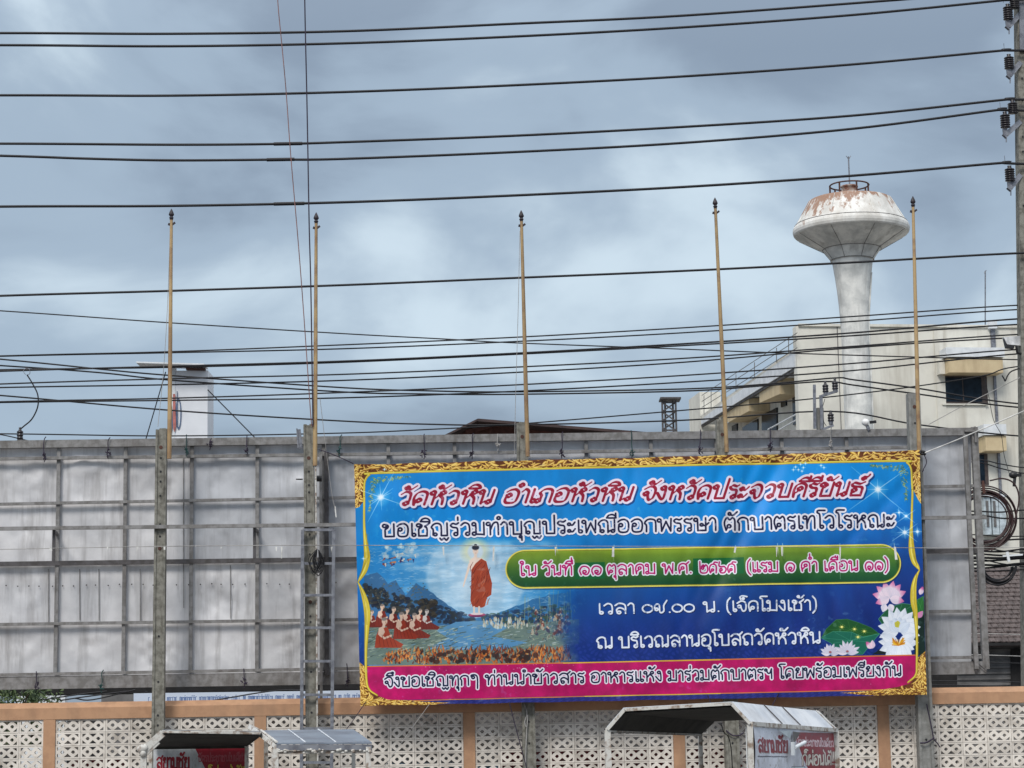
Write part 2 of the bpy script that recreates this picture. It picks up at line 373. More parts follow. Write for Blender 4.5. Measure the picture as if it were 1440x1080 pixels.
def shift(m, dy, dx):
    o = np.zeros_like(m); H, W = m.shape
    ys, yd = (0, dy) if dy >= 0 else (-dy, 0); xs, xd = (0, dx) if dx >= 0 else (-dx, 0)
    h = H-abs(dy); w = W-abs(dx)
    if h > 0 and w > 0: o[yd:yd+h, xd:xd+w] = m[ys:ys+h, xs:xs+w]
    return o
def grow(m, r):
    o = m.copy()
    for rr in ([r] if r < 4 else [r, r*.55]):
        for k in range(20):
            a = 2*PI*k/20
            o = np.maximum(o, shift(m, int(round(rr*math.sin(a))), int(round(rr*math.cos(a)))))
    return o
def nz(H, W, cell, seed, octs=4, stretch=1.0):
    """Smooth value noise 0..1, cell in pixels."""
    rs = np.random.RandomState(seed); out = np.zeros((H, W), np.float32); amp = 1; tot = 0
    for o in range(octs):
        cy = max(1.0, cell/2**o); cx = max(1.0, cell*stretch/2**o)
        gh = int(H/cy)+3; gw = int(W/cx)+3
        g = rs.rand(gh, gw).astype(np.float32)
        y = np.arange(H)/cy; x = np.arange(W)/cx
        y0 = y.astype(int); x0 = x.astype(int); fy = y-y0; fx = x-x0
        fy = (fy*fy*(3-2*fy))[:, None].astype(np.float32); fx = (fx*fx*(3-2*fx))[None, :].astype(np.float32)
        a = g[y0][:, x0]; b = g[y0][:, x0+1]; c = g[y0+1][:, x0]; d = g[y0+1][:, x0+1]
        out += amp*((a*(1-fx)+b*fx)*(1-fy)+(c*(1-fx)+d*fx)*fy); tot += amp; amp *= .55
    return out/tot

UPV = '\u0e31\u0e34\u0e35\u0e36\u0e37\u0e47\u0e4d'; TONE = '\u0e48\u0e49\u0e4a\u0e4b\u0e4c'
# ---------------------------------------------------------------- looped Thai letters as pen strokes (body height 1)
H_ = .115
_A = [(-.62, 1.17), (-.5, 1.36), (-.3, 1.43), (-.12, 1.34), (-.06, 1.17), (-.34, 1.15), (-.62, 1.17)]
LET = {   # char: (advance, strokes, loops (x, y, r))
'ก': (.86, [[(.14, 0), (.14, .5), (.04, .68), (.18, .92), (.42, 1), (.66, .9), (.72, .65), (.72, 0)]], []),
'ข': (.84, [[(.24, .96), (.36, .84), (.30, .68), (.17, .56), (.16, .3), (.16, 0)], [(.16, 0), (.70, 0)], [(.70, 0), (.70, 1)]], [(.13, .86, H_)]),
'ค': (.86, [[(.34, .50), (.26, .34), (.15, .24), (.14, 0)], [(.14, 0), (.08, .5), (.16, .86), (.42, 1), (.66, .88), (.72, .6), (.72, 0)]], [(.40, .60, H_)]),
'ง': (.60, [[(.40, .88), (.44, .6), (.44, .1), (.36, .02), (.24, .14), (.04, .46)]], [(.29, .87, H_)]),
'จ': (.80, [[(.29, .42), (.40, .06), (.5, .0), (.64, .14), (.68, .6), (.58, .92), (.32, 1), (.04, .8)]], [(.19, .47, H_)]),
'ช': (.90, [[(.24, .96), (.36, .84), (.30, .68), (.17, .56), (.16, .3), (.16, 0)], [(.16, 0), (.66, 0)], [(.66, 0), (.66, .6), (.54, .76), (.66, .86), (.84, 1.06)]], [(.15, .86, H_)]),
'ญ': (1.16, [[(.14, .06), (.14, .5), (.04, .68), (.18, .92), (.40, 1), (.60, .88), (.64, .6), (.64, 0)], [(.64, 0), (1.0, 0)], [(1.0, 0), (1.0, 1)], [(.55, -.22), (.66, -.36), (.80, -.22), (.94, -.38), (1.06, -.2)]], [(.27, .1, .10)]),
'ณ': (1.18, [[(.14, .06), (.14, .5), (.04, .68), (.18, .92), (.40, 1), (.58, .88), (.62, .6), (.62, 0)], [(.62, .02), (.74, .12), (.82, .14)], [(1.03, .1), (1.03, 1)]], [(.27, .1, .10), (.92, .1, .10)]),
'ด': (.86, [[(.26, .24), (.20, .10), (.16, 0)], [(.16, 0), (.07, .5), (.16, .86), (.42, 1), (.66, .88), (.72, .6), (.72, 0)]], [(.35, .32, H_)]),
'ต': (.86, [[(.26, .24), (.20, .10), (.16, 0)], [(.16, 0), (.06, .5), (.11, .82), (.25, 1), (.41, .84), (.58, 1), (.70, .84), (.72, .5), (.72, 0)]], [(.35, .32, H_)]),
'ถ': (.86, [[(.14, .06), (.14, .5), (.04, .68), (.18, .92), (.42, 1), (.66, .9), (.72, .65), (.72, 0)]], [(.28, .1, H_)]),
'ท': (.88, [[(.24, .88), (.25, .5), (.25, 0)], [(.25, .36), (.42, .86), (.60, 1), (.73, .84), (.74, 0)]], [(.13, .87, H_)]),
'น': (.88, [[(.24, .88), (.25, .5), (.25, 0)], [(.25, .0), (.40, .12), (.50, .15)], [(.74, .1), (.74, 1)]], [(.13, .87, H_), (.62, .11, H_)]),
'บ': (.88, [[(.24, .88), (.25, .5), (.25, 0)], [(.25, 0), (.74, 0)], [(.74, 0), (.74, 1)]], [(.13, .87, H_)]),
'ป': (.88, [[(.24, .88), (.25, .5), (.25, 0)], [(.25, 0), (.74, 0)], [(.74, 0), (.74, 1.45)]], [(.13, .87, H_)]),
'ผ': (.90, [[(.14, .84), (.14, 0)], [(.14, 0), (.45, .5)], [(.45, .5), (.77, 0)], [(.77, 0), (.77, 1)]], [(.26, .87, H_)]),
'พ': (.94, [[(.19, .88), (.20, .5), (.22, 0)], [(.22, 0), (.50, .78)], [(.50, .78), (.78, 0)], [(.78, 0), (.82, 1)]], [(.08, .87, H_)]),
'ภ': (.90, [[(.22, .06), (.22, .5), (.12, .68), (.24, .92), (.48, 1), (.70, .9), (.76, .65), (.76, 0)]], [(.10, .1, H_)]),
'ม': (.88, [[(.24, .88), (.25, .5), (.25, .14)], [(.25, .06), (.74, .02)], [(.74, 0), (.74, 1)]], [(.13, .87, H_), (.14, .1, H_)]),
'ย': (.84, [[(.16, .94), (.10, .78), (.30, .58), (.15, .48), (.13, .2), (.13, 0)], [(.13, 0), (.70, 0)], [(.70, 0), (.70, 1)]], [(.27, .88, H_)]),
'ร': (.64, [[(.54, 1), (.40, .9), (.2, .96), (.06, .82), (.18, .66), (.42, .6), (.48, .44), (.48, .1)]], [(.37, .1, H_)]),
'ล': (.86, [[(.05, .8), (.3, 1), (.58, .94), (.72, .7), (.72, 0)], [(.17, .14), (.14, .36), (.28, .54), (.48, .52), (.72, .3)]], [(.29, .1, H_)]),
'ว': (.72, [[(.05, .8), (.28, 1), (.52, .88), (.58, .5), (.56, .1)]], [(.45, .1, H_)]),
'ศ': (.90, [[(.30, .46), (.16, .22), (.14, 0)], [(.14, 0), (.08, .5), (.16, .86), (.42, 1), (.66, .88), (.72, .6), (.72, 0)], [(.62, .9), (.74, 1.0), (.88, 1.16)]], [(.38, .54, H_)]),
'ษ': (.94, [[(.24, .88), (.25, .5), (.25, 0)], [(.25, 0), (.74, 0)], [(.74, 0), (.74, 1)], [(.56, .42), (.72, .4), (.92, .6)]], [(.13, .87, H_), (.49, .46, .09)]),
'ส': (.90, [[(.05, .8), (.3, 1), (.58, .94), (.72, .7), (.72, 0)], [(.17, .14), (.14, .36), (.28, .54), (.48, .52), (.72, .3)], [(.6, .92), (.74, 1.0), (.88, 1.16)]], [(.29, .1, H_)]),
'ห': (.92, [[(.24, .88), (.25, .5), (.25, 0)], [(.25, .36), (.46, .66), (.56, .82)], [(.50, .68), (.70, .46), (.76, .2), (.77, 0)]], [(.13, .87, H_), (.66, .86, H_)]),
'อ': (.84, [[(.13, .6), (.10, .2), (.22, 0), (.56, 0), (.70, .2), (.71, .75), (.52, 1), (.26, .98), (.07, .82)]], [(.24, .56, H_)]),
'ธ': (.84, [[(.76, 1.02), (.5, .88), (.2, .96), (.06, .82), (.18, .68), (.56, .64), (.70, .5), (.70, 0)], [(.70, 0), (.15, 0)], [(.15, 0), (.15, .36)]], [(.26, .40, H_)]),
'ฯ': (.74, [[(.2, .84), (.28, .58), (.46, .56), (.60, .98)], [(.60, .98), (.60, 0)]], [(.13, .87, .10)]),
'ๆ': (.80, [[(.16, .78), (.1, .98), (.34, 1.06), (.58, .92), (.64, .5), (.62, -.34)]], [(.27, .78, H_)]),
'ะ': (.58, [[(.2, .64), (.34, .64), (.48, .86)], [(.2, .10), (.34, .10), (.48, .32)]], [(.12, .70, .09), (.12, .16, .09)]),
'า': (.54, [[(.03, .8), (.2, 1), (.38, .86), (.41, .5), (.41, 0)]], []),
'ำ': (.54, [[(.03, .8), (.2, 1), (.38, .86), (.41, .5), (.41, 0)]], [(-.10, 1.33, .10)]),
'เ': (.38, [[(.13, 1), (.13, .08)]], [(.24, .1, .11)]),
'แ': (.74, [[(.13, 1), (.13, .08)], [(.49, 1), (.49, .08)]], [(.24, .1, .11), (.60, .1, .11)]),
'โ': (.50, [[(.20, .08), (.20, 1.05), (.04, 1.26), (.12, 1.42), (.54, 1.42)]], [(.31, .1, .11)]),
'ใ': (.48, [[(.33, 1.36), (.30, 1.16), (.18, 1.02), (.18, .08)]], [(.21, 1.36, .11), (.29, .1, .11)]),
'ไ': (.48, [[(-.05, 1.5), (.02, 1.3), (.18, 1.14), (.18, .08)]], [(.29, .1, .11)]),
'ั': (0, [[(-.40, 1.23), (-.22, 1.2), (.02, 1.46)]], [(-.46, 1.31, .09)]),
'ิ': (0, [_A], []), 'ี': (0, [_A, [(-.06, 1.15), (-.06, 1.52)]], []),
'ึ': (0, [_A], [(-.1, 1.42, .08)]), 'ื': (0, [_A, [(-.05, 1.15), (-.05, 1.52)], [(-.22, 1.38), (-.22, 1.54)]], []),
'ุ': (0, [[(-.13, -.22), (-.12, -.5)]], [(-.20, -.22, .075)]),
'่': (0, [[(-.13, 1.22), (-.13, 1.46)]], []),
'้': (0, [[(-.38, 1.26), (-.22, 1.23), (-.02, 1.46)]], [(-.43, 1.35, .075)]),
'็': (0, [[(-.50, 1.18), (-.54, 1.4), (-.34, 1.52), (-.04, 1.44)]], [(-.32, 1.26, .08)]),
'์': (0, [[(-.16, 1.38), (-.02, 1.42), (.06, 1.58)]], [(-.22, 1.29, .09)]),
'๐': (.84, [], [(.40, .42, .36)]),
'๑': (.84, [[(.14, 0), (.05, .42), (.2, .8), (.48, .84), (.70, .58), (.64, .14), (.46, .0), (.28, .14)]], [(.38, .30, .12)]),
'๒': (.92, [[(.06, 1.15), (.08, .3), (.20, .02), (.62, 0), (.80, .25), (.78, .68), (.62, .82), (.5, .66), (.38, .82), (.22, .66)]], [(.32, .50, .11)]),
'๕': (.86, [[(.26, .22), (.17, .06), (.13, 0)], [(.13, 0), (.05, .4), (.17, .78), (.42, .9), (.66, .76), (.70, .4), (.68, 0)], [(.46, .9), (.54, 1.1), (.80, 1.06)]], [(.34, .30, .10)]),
'๖': (.86, [[(.14, 1.12), (.10, .74), (.3, .62), (.6, .64), (.76, .36), (.6, .02), (.3, 0), (.16, .2)]], [(.29, .32, .11)]),
'๗': (1.0, [[(.1, .3), (.07, .64), (.24, .86), (.40, .7), (.42, .1), (.56, 0), (.72, .2), (.72, .7), (.94, 1.2)]], [(.2, .34, .11)]),
'(': (.40, [[(.32, 1.35), (.12, 1.0), (.08, .4), (.14, 0), (.32, -.3)]], []), ')': (.40, [[(.06, 1.35), (.26, 1.0), (.30, .4), (.24, 0), (.06, -.3)]], []),
'.': (.28, [[(.12, .03), (.14, .03)]], []), '!': (.32, [[(.15, 1.3), (.15, .4)], [(.15, .08), (.15, .09)]], []), ' ': (.42, [], []),
}
def write(pr, text, x0, x1, base, height, col, outline=None, ow=0, pen=.135, shear=0, shadow=None, wear=None, sh_off=(1.2, 1.6), base1=None, alpha=1, nib=None, **_):
    strokes = []; at_ = 0
    for i, ch in enumerate(text):
        adv, ss, lp = LET[ch]; dy = 0
        if ch in TONE and ((i and text[i-1] in UPV) or (i+1 < len(text) and text[i+1] == '\u0e33')): dy = .30
        if ch in UPV+TONE+'\u0e38' and i and text[i-1] in 'ป': at_x = at_-.16
        else: at_x = at_
        for q in ss: strokes.append([(x+at_x, y+dy) for x, y in (q if len(q) < 3 else [tuple(v) for v in spl(q, 5)])])
        for (cx, cy, r) in lp: strokes.append([(at_x+cx+r*math.cos(a), cy+dy+r*1.05*math.sin(a)) for a in np.linspace(0, 2*PI, 17)])
        at_ += adv
    P = [np.array([(x+shear*y, y) for x, y in q]) for q in strokes]
    mn_ = min(q[:, 0].min() for q in P); mx_ = max(q[:, 0].max() for q in P)
    sx = (x1-x0)/(mx_-mn_); b1 = base if base1 is None else base1
    Q = []
    for q in P:
        X = x0+(q[:, 0]-mn_)*sx; Q.append(np.stack([X, base+(b1-base)*(X-x0)/(x1-x0)-q[:, 1]*height], 1))
    allp = np.concatenate(Q); w = pen*height
    r0, r1, c0, c1 = pr.box(allp[:, 0].min(), allp[:, 1].min(), allp[:, 0].max(), allp[:, 1].max(), ow+w+4)
    big = np.zeros((r1-r0, c1-c0), np.float32); S = pr.S
    for q in Q:
        a0, a1, d0, d1 = pr.box(q[:, 0].min(), q[:, 1].min(), q[:, 0].max(), q[:, 1].max(), w*1.4+1)
        X = pr.xx[a0:a1, d0:d1]; Y = pr.yy[a0:a1, d0:d1]; m = np.zeros_like(X)
        for (ax, ay), (bx, by) in zip(q[:-1], q[1:]):
            L_ = (bx-ax)**2+(by-ay)**2+1e-9
            t = np.clip(((X-ax)*(bx-ax)+(Y-ay)*(by-ay))/L_, 0, 1)
            ww = w if not nib else w*(nib[0]+nib[1]*abs(math.sin(math.atan2(-(by-ay), bx-ax)-nib[2])))
            m = np.maximum(m, np.clip((ww/2-np.hypot(X-ax-t*(bx-ax), Y-ay-t*(by-ay)))*S/.8+.5, 0, 1))
        sl = (slice(a0-r0, a1-r0), slice(d0-c0, d1-c0)); big[sl] = np.maximum(big[sl], m)
    SL = (slice(r0, r1), slice(c0, c1))
    if outline is not None:
        o = grow(big, ow*S)
        if shadow is not None: pr.paint(SL, shift(o, int(sh_off[1]*S), int(sh_off[0]*S)), shadow, .65)
        pr.paint(SL, o, outline, alpha)
    elif shadow is not None:
        pr.paint(SL, shift(grow(big, .4*S), int(sh_off[1]*S), int(sh_off[0]*S)), shadow, .7)
    if wear is not None: big = big*wear[SL]
    pr.paint(SL, big, col, alpha)

def to_image(pr, name):
    im = bpy.data.images.new(name, pr.W, pr.H, alpha=False)
    buf = np.ones((pr.H, pr.W, 4), np.float32)
    buf[..., :3] = np.clip(pr.a[::-1], 0, 1)
    im.pixels.foreach_set(buf.ravel()); im.update(); im.pack()
    return im

def C8(r, g, b): return (r/255, g/255, b/255)

def banner_print():
    """Temple banner; drawn in photo-plane units then squared up to the sheet."""
    TL, TR, BR, BL = (498, 653), (1293, 633), (1303, 977), (507, 993)
    W_, H_ = 796., 342.
    def B(x, y):
        u = v = .5
        for _ in range(6):
            px = (1-v)*((1-u)*TL[0]+u*TR[0])+v*((1-u)*BL[0]+u*BR[0])
            py = (1-v)*((1-u)*TL[1]+u*TR[1])+v*((1-u)*BL[1]+u*BR[1])
            u += (x-px)/795.; v += (y-py+.0226*(x-px))/341.
        return (u*W_, v*H_)
    BB = lambda pts: [B(*p) for p in pts]
    p = Print(W_, H_, 3, C8(0, 120, 200))
    rs = np.random.RandomState(5); R = random.Random(8)
    X, Y = p.xx, p.yy; H, W = p.H, p.W
    n1 = nz(H, W, 260, 1, 4); n2 = nz(H, W, 40, 2, 4); n3 = nz(H, W, 14, 3, 3)
    # blue field: bright azure above, deep navy below right
    t = np.clip((Y-60)/210+.25*(X-450)/400, 0, 1)[..., None]; t = t*t*(3-2*t)
    top = np.array(C8(0, 130, 204)); low = np.array(C8(6, 42, 118))
    p.a[:] = top*(1-t)+low*t
    g = np.exp(-((X-560)/150)**2-((Y-55)/60)**2)[..., None]
    p.a += g*np.array([.0, .07, .10]); p.a *= (.92+.16*n1)[..., None]
    # damask pattern low in the field
    dm = (np.sin(X*.55+2*np.sin(Y*.21))*np.sin(Y*.62+2*np.sin(X*.19)) > .25)
    p.full(dm*np.clip((Y-225)/60, 0, 1)*.35, C8(60, 70, 170))
    # light shafts
    for x0 in (590, 610, 640, 700, 470):
        p.line([B(x0+20, 660), B(x0-40, 860)], [2, 9], (.25, .62, .95), .12, soft=4)
    for k in range(5):
        a = PI*.5+.5*(k-2)*.4
        p.line([B(1100, 640), B(1100+260*math.cos(a), 640+260*math.sin(a))], [2, 30], (.3, .7, 1), .07, soft=10)
    # ------------------------------------------------ painting on the left
    x0, y0 = B(512, 762); x1, y1 = B(815, 936)
    msk = np.clip((X-x0)/3, 0, 1)*np.clip((Y-y0)/12, 0, 1)*np.clip((x1+10-X)/45, 0, 1)*(Y < y1+1)
    base = p.a.copy()
    sky = np.array(C8(96, 160, 205)); skl = np.array(C8(168, 200, 222))
    cx, cy = B(668, 812)
    d = np.hypot(X-cx, (Y-cy)*1.05)
    f = np.clip(1.15-d/105, 0, 1)[..., None]
    cl = nz(H, W, 18, 7, 4, 4)[..., None]
    scn = (np.array(C8(35, 130, 195))*(1-np.clip(f*1.4, 0, 1))+sky*np.clip(f*1.4, 0, 1))
    scn = scn+(skl-scn)*np.clip((cl-.42)*3*(f+.25), 0, .9)
    disc = np.clip((72-d)/5, 0, 1)[..., None]*.8
    scn = scn*(1-disc*.75)+np.array(C8(176, 206, 226))*disc*.75+(cl-.5)*.16*disc
    p.full(msk, scn.astype(np.float32))
    def mount(pts, col, jag, seed):
        r = random.Random(seed); o = []
        for a, b in zip(pts, pts[1:]):
            n = max(2, int(abs(b[0]-a[0])/4))
            for k in range(n):
                tt = k/n; o.append((a[0]+(b[0]-a[0])*tt, a[1]+(b[1]-a[1])*tt+r.uniform(-jag, jag)))
        o += [pts[-1], (pts[-1][0], 930), (pts[0][0], 930)]
        p.poly(BB(o), col)
    mount([(512, 812), (530, 806), (545, 822), (556, 818), (570, 838), (584, 822), (600, 830), (625, 850), (650, 865), (666, 872)], C8(52, 104, 150), 1.2, 3)
    mount([(666, 872), (690, 866), (715, 858), (742, 846), (770, 838), (800, 835)], C8(44, 108, 160), 1.2, 4)
    for k in range(160):
        x = R.uniform(512, 600); yy0 = 824+max(0, x-520)*.36
        p.blob(*B(x, R.uniform(yy0, yy0+28)), R.uniform(2, 5), R.uniform(1.5, 4), C8(*R.choice([(22, 34, 52), (32, 44, 52), (44, 48, 50), (18, 26, 44), (56, 54, 50)])), .85)
    for k in range(230):
        x = R.uniform(590, 665); p.blob(*B(x, 846+(x-590)*.3+R.uniform(0, 22)), R.uniform(1.5, 3.5), R.uniform(1.5, 3), C8(*R.choice([(20, 36, 58), (24, 50, 80), (34, 44, 52)])), .8)
    for k in range(70):
        p.blob(*B(R.uniform(588, 612), R.uniform(845, 868)), 3, 2.4, C8(*R.choice([(40, 36, 34), (60, 54, 44), (26, 30, 36)])), .9)
    for k in range(240):
        x = R.uniform(676, 800); p.blob(*B(x, 872-(x-676)*.13+R.uniform(-6, 16)), R.uniform(1.5, 4), R.uniform(1, 3), C8(*R.choice([(26, 48, 76), (60, 84, 70), (44, 62, 60), (30, 60, 98)])), .7)
    for k in range(14):
        x = R.uniform(735, 800); p.line(BB([(x, R.uniform(828, 845)), (x+R.uniform(-4, 4), 885)]), R.uniform(.5, 1.4), C8(150, 160, 130), .45)
    # banks and river
    p.poly(BB([(512, 880), (560, 876), (620, 882), (665, 874), (720, 880), (812, 872), (812, 936), (512, 936)]), C8(104, 124, 118))
    p.poly(BB([(640, 876), (690, 874), (712, 884), (690, 896), (740, 905), (700, 916), (600, 914), (628, 898), (612, 888)]), C8(84, 138, 180))
    for k in range(420):
        x = R.uniform(514, 812); y = R.uniform(880, 915)
        w = R.uniform(2, 9)
        p.line(BB([(x, y), (x+w, y-w*.18+R.uniform(-.6, .6))]), R.uniform(.4, 1.3), C8(*R.choice([(176, 190, 170), (140, 158, 140), (60, 88, 84), (190, 204, 206), (98, 140, 172), (70, 84, 70)])), .7)
    # crowds on the far bank
    for k in range(60):
        x = R.uniform(676, 742); y = R.uniform(872, 884)
        p.blob(*B(x, y), 1.3, 2.4, C8(*R.choice([(210, 214, 206), (176, 186, 176), (150, 150, 130)])), .85)
        p.blob(*B(x, y-2.8), .8, .9, C8(204, 176, 150), .8)
    for k in range(34):
        x = R.uniform(745, 800); y = R.uniform(862, 892)
        p.blob(*B(x, y), 2.2, 3.4, C8(*R.choice([(120, 50, 44), (150, 92, 66), (60, 60, 84), (190, 180, 160), (84, 60, 60)])), .8, R.uniform(-1, 1))
        p.blob(*B(x, y-4), 1.2, 1.3, C8(206, 170, 150), .8)
    # flames and dark figures along the foot
    for k in range(700):
        x = R.uniform(540, 800); yb = 936; hgt = R.uniform(6, 22)*(.5+.5*min(1, (x-535)/50))
        y = R.uniform(914+max(0, 560-x)*.4, 934)
        c = R.choice([(196, 108, 44), (170, 78, 32), (222, 150, 74), (120, 52, 30), (88, 42, 32), (206, 128, 60), (60, 38, 36)])
        lean = R.uniform(-2, 2)
        p.line(BB([(x, y), (x+lean, y-hgt*.25), (x+lean*1.7, y-hgt*.4)]), [2.2, 1.3, .2], C8(*c), .85)
    for k in range(46):
        x = R.uniform(606, 760); y = R.uniform(916, 932)
        p.blob(*B(x, y), R.uniform(2, 4.5), R.uniform(2, 4.5), C8(*R.choice([(52, 34, 32), (70, 38, 30), (34, 30, 34)])), .85)
    for k in range(26):
        x = R.uniform(606, 760); y = R.uniform(914, 930)
        p.line(BB([(x, y), (x+R.uniform(-5, 5), y-R.uniform(2, 7))]), [1.6, .5], C8(140, 70, 44), .8)
    # flying attendants, top left
    for (mx, my) in ((548, 785), (572, 779)):
        for k in range(22):
            p.blob(*B(mx+R.uniform(-12, 12)+2, my-5+R.uniform(-10, 8)), R.uniform(1.5, 4), R.uniform(1.2, 3), C8(*R.choice([(196, 210, 214), (220, 222, 214), (168, 190, 205)])), .55)
        for k in range(10):
            a = R.uniform(0, PI); x = mx+R.uniform(-11, 11); y = my+R.uniform(0, 12)
            p.line(BB([(x, y), (x+6*math.cos(a), y+4*math.sin(a))]), [2.6, .6], C8(*R.choice([(160, 96, 74), (190, 126, 84), (36, 44, 100), (218, 206, 190), (132, 60, 54)])), .9)
    for k in range(500):      # brushwork over sky and hills
        x = R.uniform(514, 770); y = R.uniform(770, 868); w = R.uniform(3, 11)
        if math.hypot(x-668, y-812) < 20: continue
        near = math.hypot(x-668, y-815) < 72
        if not near and y > 812+abs(x-668)*.0+8 and x < 640: continue
        p.line(BB([(x, y), (x+w*.5, y-R.uniform(.5, 2)), (x+w, y)]), [.3, R.uniform(.5, 1.3), .2], C8(*R.choice([(206, 222, 232), (150, 190, 216), (120, 170, 206), (188, 208, 224)])), .45)
    for k in range(160):
        x = R.uniform(514, 600); y = R.uniform(822, 862); p.blob(*B(x, y), R.uniform(.6, 1.6), R.uniform(.5, 1.2), C8(*R.choice([(92, 86, 66), (70, 84, 82), (110, 100, 80), (40, 60, 84)])), .6)
    for k in range(120):
        x = R.uniform(740, 806); y = R.uniform(852, 900)
        p.line(BB([(x, y), (x+R.uniform(-3, 3), y+R.uniform(1, 5))]), [1.4, .4], C8(*R.choice([(150, 120, 96), (96, 60, 52), (186, 176, 160), (60, 70, 92), (120, 132, 110)])), .7)
    for k in range(200):
        x = R.uniform(514, 640); y = 886+R.uniform(0, 40); w = R.uniform(3, 10)
        p.line(BB([(x, y), (x+w, y-w*.35)]), [R.uniform(.6, 1.6), .3], C8(*R.choice([(60, 76, 60), (44, 58, 52), (170, 184, 160), (120, 140, 116), (84, 100, 84)])), .7)
    # seated listeners in rust robes, left bank
    def monk(x, y, s, kneel=1):
        robe = C8(*R.choice([(140, 46, 30), (124, 40, 28), (158, 60, 38), (112, 36, 28)])); skin = C8(*R.choice([(222, 192, 172), (206, 178, 160), (196, 190, 186)]))
        p.poly(BB([(x-3.5*s, y-4*s), (x+2.5*s, y-4.6*s), (x+5*s, y+3*s), (x+14*s*kneel, y+8*s), (x+12*s*kneel, y+10.5*s), (x-7*s, y+10.5*s), (x-6*s, y+2*s)]), robe)
        p.poly(BB([(x-4*s, y-4*s), (x-1*s, y-5.2*s), (x+.5*s, y-1*s), (x-2*s, y+3*s), (x-4.6*s, y+1*s)]), skin)
        p.line(BB([(x-3.6*s, y), (x, y+3.6*s), (x+5*s, y+1.6*s)]), 1.5*s, skin)
        p.line(BB([(x-.5*s, y-5*s), (x, y-7.5*s)]), 2*s, skin)
        p.blob(*B(x+.2*s, y-9*s), 2.1*s, 2.7*s, skin)
        p.blob(*B(x-.2*s, y-10.6*s), 2.0*s, 1.3*s, C8(96, 92, 92), .7)
        p.line(BB([(x+1*s, y-8.6*s), (x+1.4*s, y-7*s)]), .5*s, C8(140, 90, 70), .8)
        for k in range(5):
            p.line(BB([(x-4*s+k*2.4*s, y+1*s), (x-3*s+k*3*s, y+9.5*s)]), .6, C8(84, 26, 22), .7)
    for (x, y, s) in ((523, 872, 1.1), (537, 867, 1.4), (553, 871, 1.4), (572, 871, 1.2), (590, 871, 1.15), (599, 873, 1.3), (582, 882, 1.6), (564, 882, 1.7), (540, 892, 1.9)):
        monk(x, y, s)
    # standing robed figure with halo
    bx, by = B(667, 778)
    p.blob(*B(666, 777), 17, 17, C8(232, 222, 150), .7, soft=.7); p.blob(*B(668, 815), 30, 46, C8(206, 222, 234), .45, soft=1.2)
    p.blob(*B(667, 777), 11, 11, C8(196, 214, 226), 1, soft=.3)
    sk = C8(226, 206, 192); rb = C8(158, 62, 36)
    p.line(BB([(659, 795), (654, 812), (650, 826)]), [4, 3, 1.6], sk)
    p.poly(BB([(658, 790), (664, 785), (675, 786), (683, 791), (681, 802), (661, 806)]), sk)
    p.line(BB([(667, 780), (667, 788)]), 4.4, sk)
    p.blob(*B(667, 776), 4, 5.2, sk)
    p.blob(*B(667, 771.5), 5, 3.4, C8(38, 42, 58)); p.blob(*B(667, 768.2), 2.2, 1.8, C8(38, 42, 58))
    p.line(BB([(665, 776), (669, 776)]), .5, C8(120, 80, 70), .8); p.line(BB([(666, 779), (668, 779)]), .5, C8(170, 80, 70), .8)
    robe = [(675, 787), (682, 791), (686, 806), (690, 822), (689, 838), (683, 842), (680, 854), (676, 856), (663, 855), (660, 846), (661, 822), (661, 803), (667, 794)]
    p.poly(BB(robe), rb)
    sl, m = p.wind([np.array(BB(robe))])
    for k in range(34):
        x = R.uniform(661, 688); y = R.uniform(790, 846); q = R.uniform(6, 20)
        c = R.choice([(112, 36, 24), (190, 92, 58), (96, 30, 22), (204, 110, 72)])
        p.line(BB([(x, y), (x-R.uniform(0, 5), y+q*.5), (x-R.uniform(2, 8), min(853, y+q))]), [.5, 1.1, .3], C8(*c), .7)
    p.line(BB([(676, 792), (668, 800), (661, 812)]), .8, C8(96, 30, 22), .8)
    for x in (665, 672): p.line(BB([(x, 855), (x, 864)]), 2.6, sk)
    p.blob(*B(669, 866), 12, 2.2, C8(170, 70, 110)); p.blob(*B(669, 864.6), 9, 1.6, C8(222, 208, 210))
    p.blob(*B(669, 868), 9, 1.4, C8(110, 40, 90))
    # tone the picture like an old print
    fade = msk[..., None]*.03
    p.a = p.a*(1-fade)+np.array(C8(120, 130, 140))*fade*1.0
    p.a = np.where(((X > x0) & (Y > y1-30))[..., None], p.a, p.a)
    edge = np.clip((X-B(770, 800)[0])/45+(n2-.5)*.8, 0, 1)*(Y > y0)*(Y < y1+1)*np.clip((Y-B(790, 828)[1])/6, 0, 1)
    e = edge[..., None]; p.a = p.a*(1-e)+base*e
    # ------------------------------------------------ lotus flowers and pads, lower right
    def pad_leaf(pts, col, col2):
        p.poly(BB(pts), col); c = np.mean(pts, 0)
        for q in pts[::1]:
            p.line(BB([tuple(c), (q[0]*.9+c[0]*.1, q[1]*.9+c[1]*.1)]), .6, col2, .55)
        p.line(BB(list(pts)+[pts[0]]), .7, col2, .7)
    pad_leaf([(1154, 897), (1160, 886), (1174, 873), (1190, 872), (1206, 877), (1224, 884), (1236, 893), (1228, 900), (1200, 893), (1170, 896)], C8(24, 84, 38), C8(70, 130, 60))
    pad_leaf([(1152, 898), (1170, 889), (1196, 890), (1212, 897), (1236, 892), (1226, 904), (1212, 921), (1176, 921), (1168, 906)], C8(22, 104, 84), C8(80, 160, 130))
    pad_leaf([(1234, 872), (1248, 856), (1268, 850), (1284, 852), (1290, 866), (1284, 876), (1256, 868), (1240, 880)], C8(26, 92, 58), C8(110, 170, 140))
    p.poly(BB([(1226, 921), (1236, 914), (1262, 912), (1282, 921)]), C8(14, 30, 34))
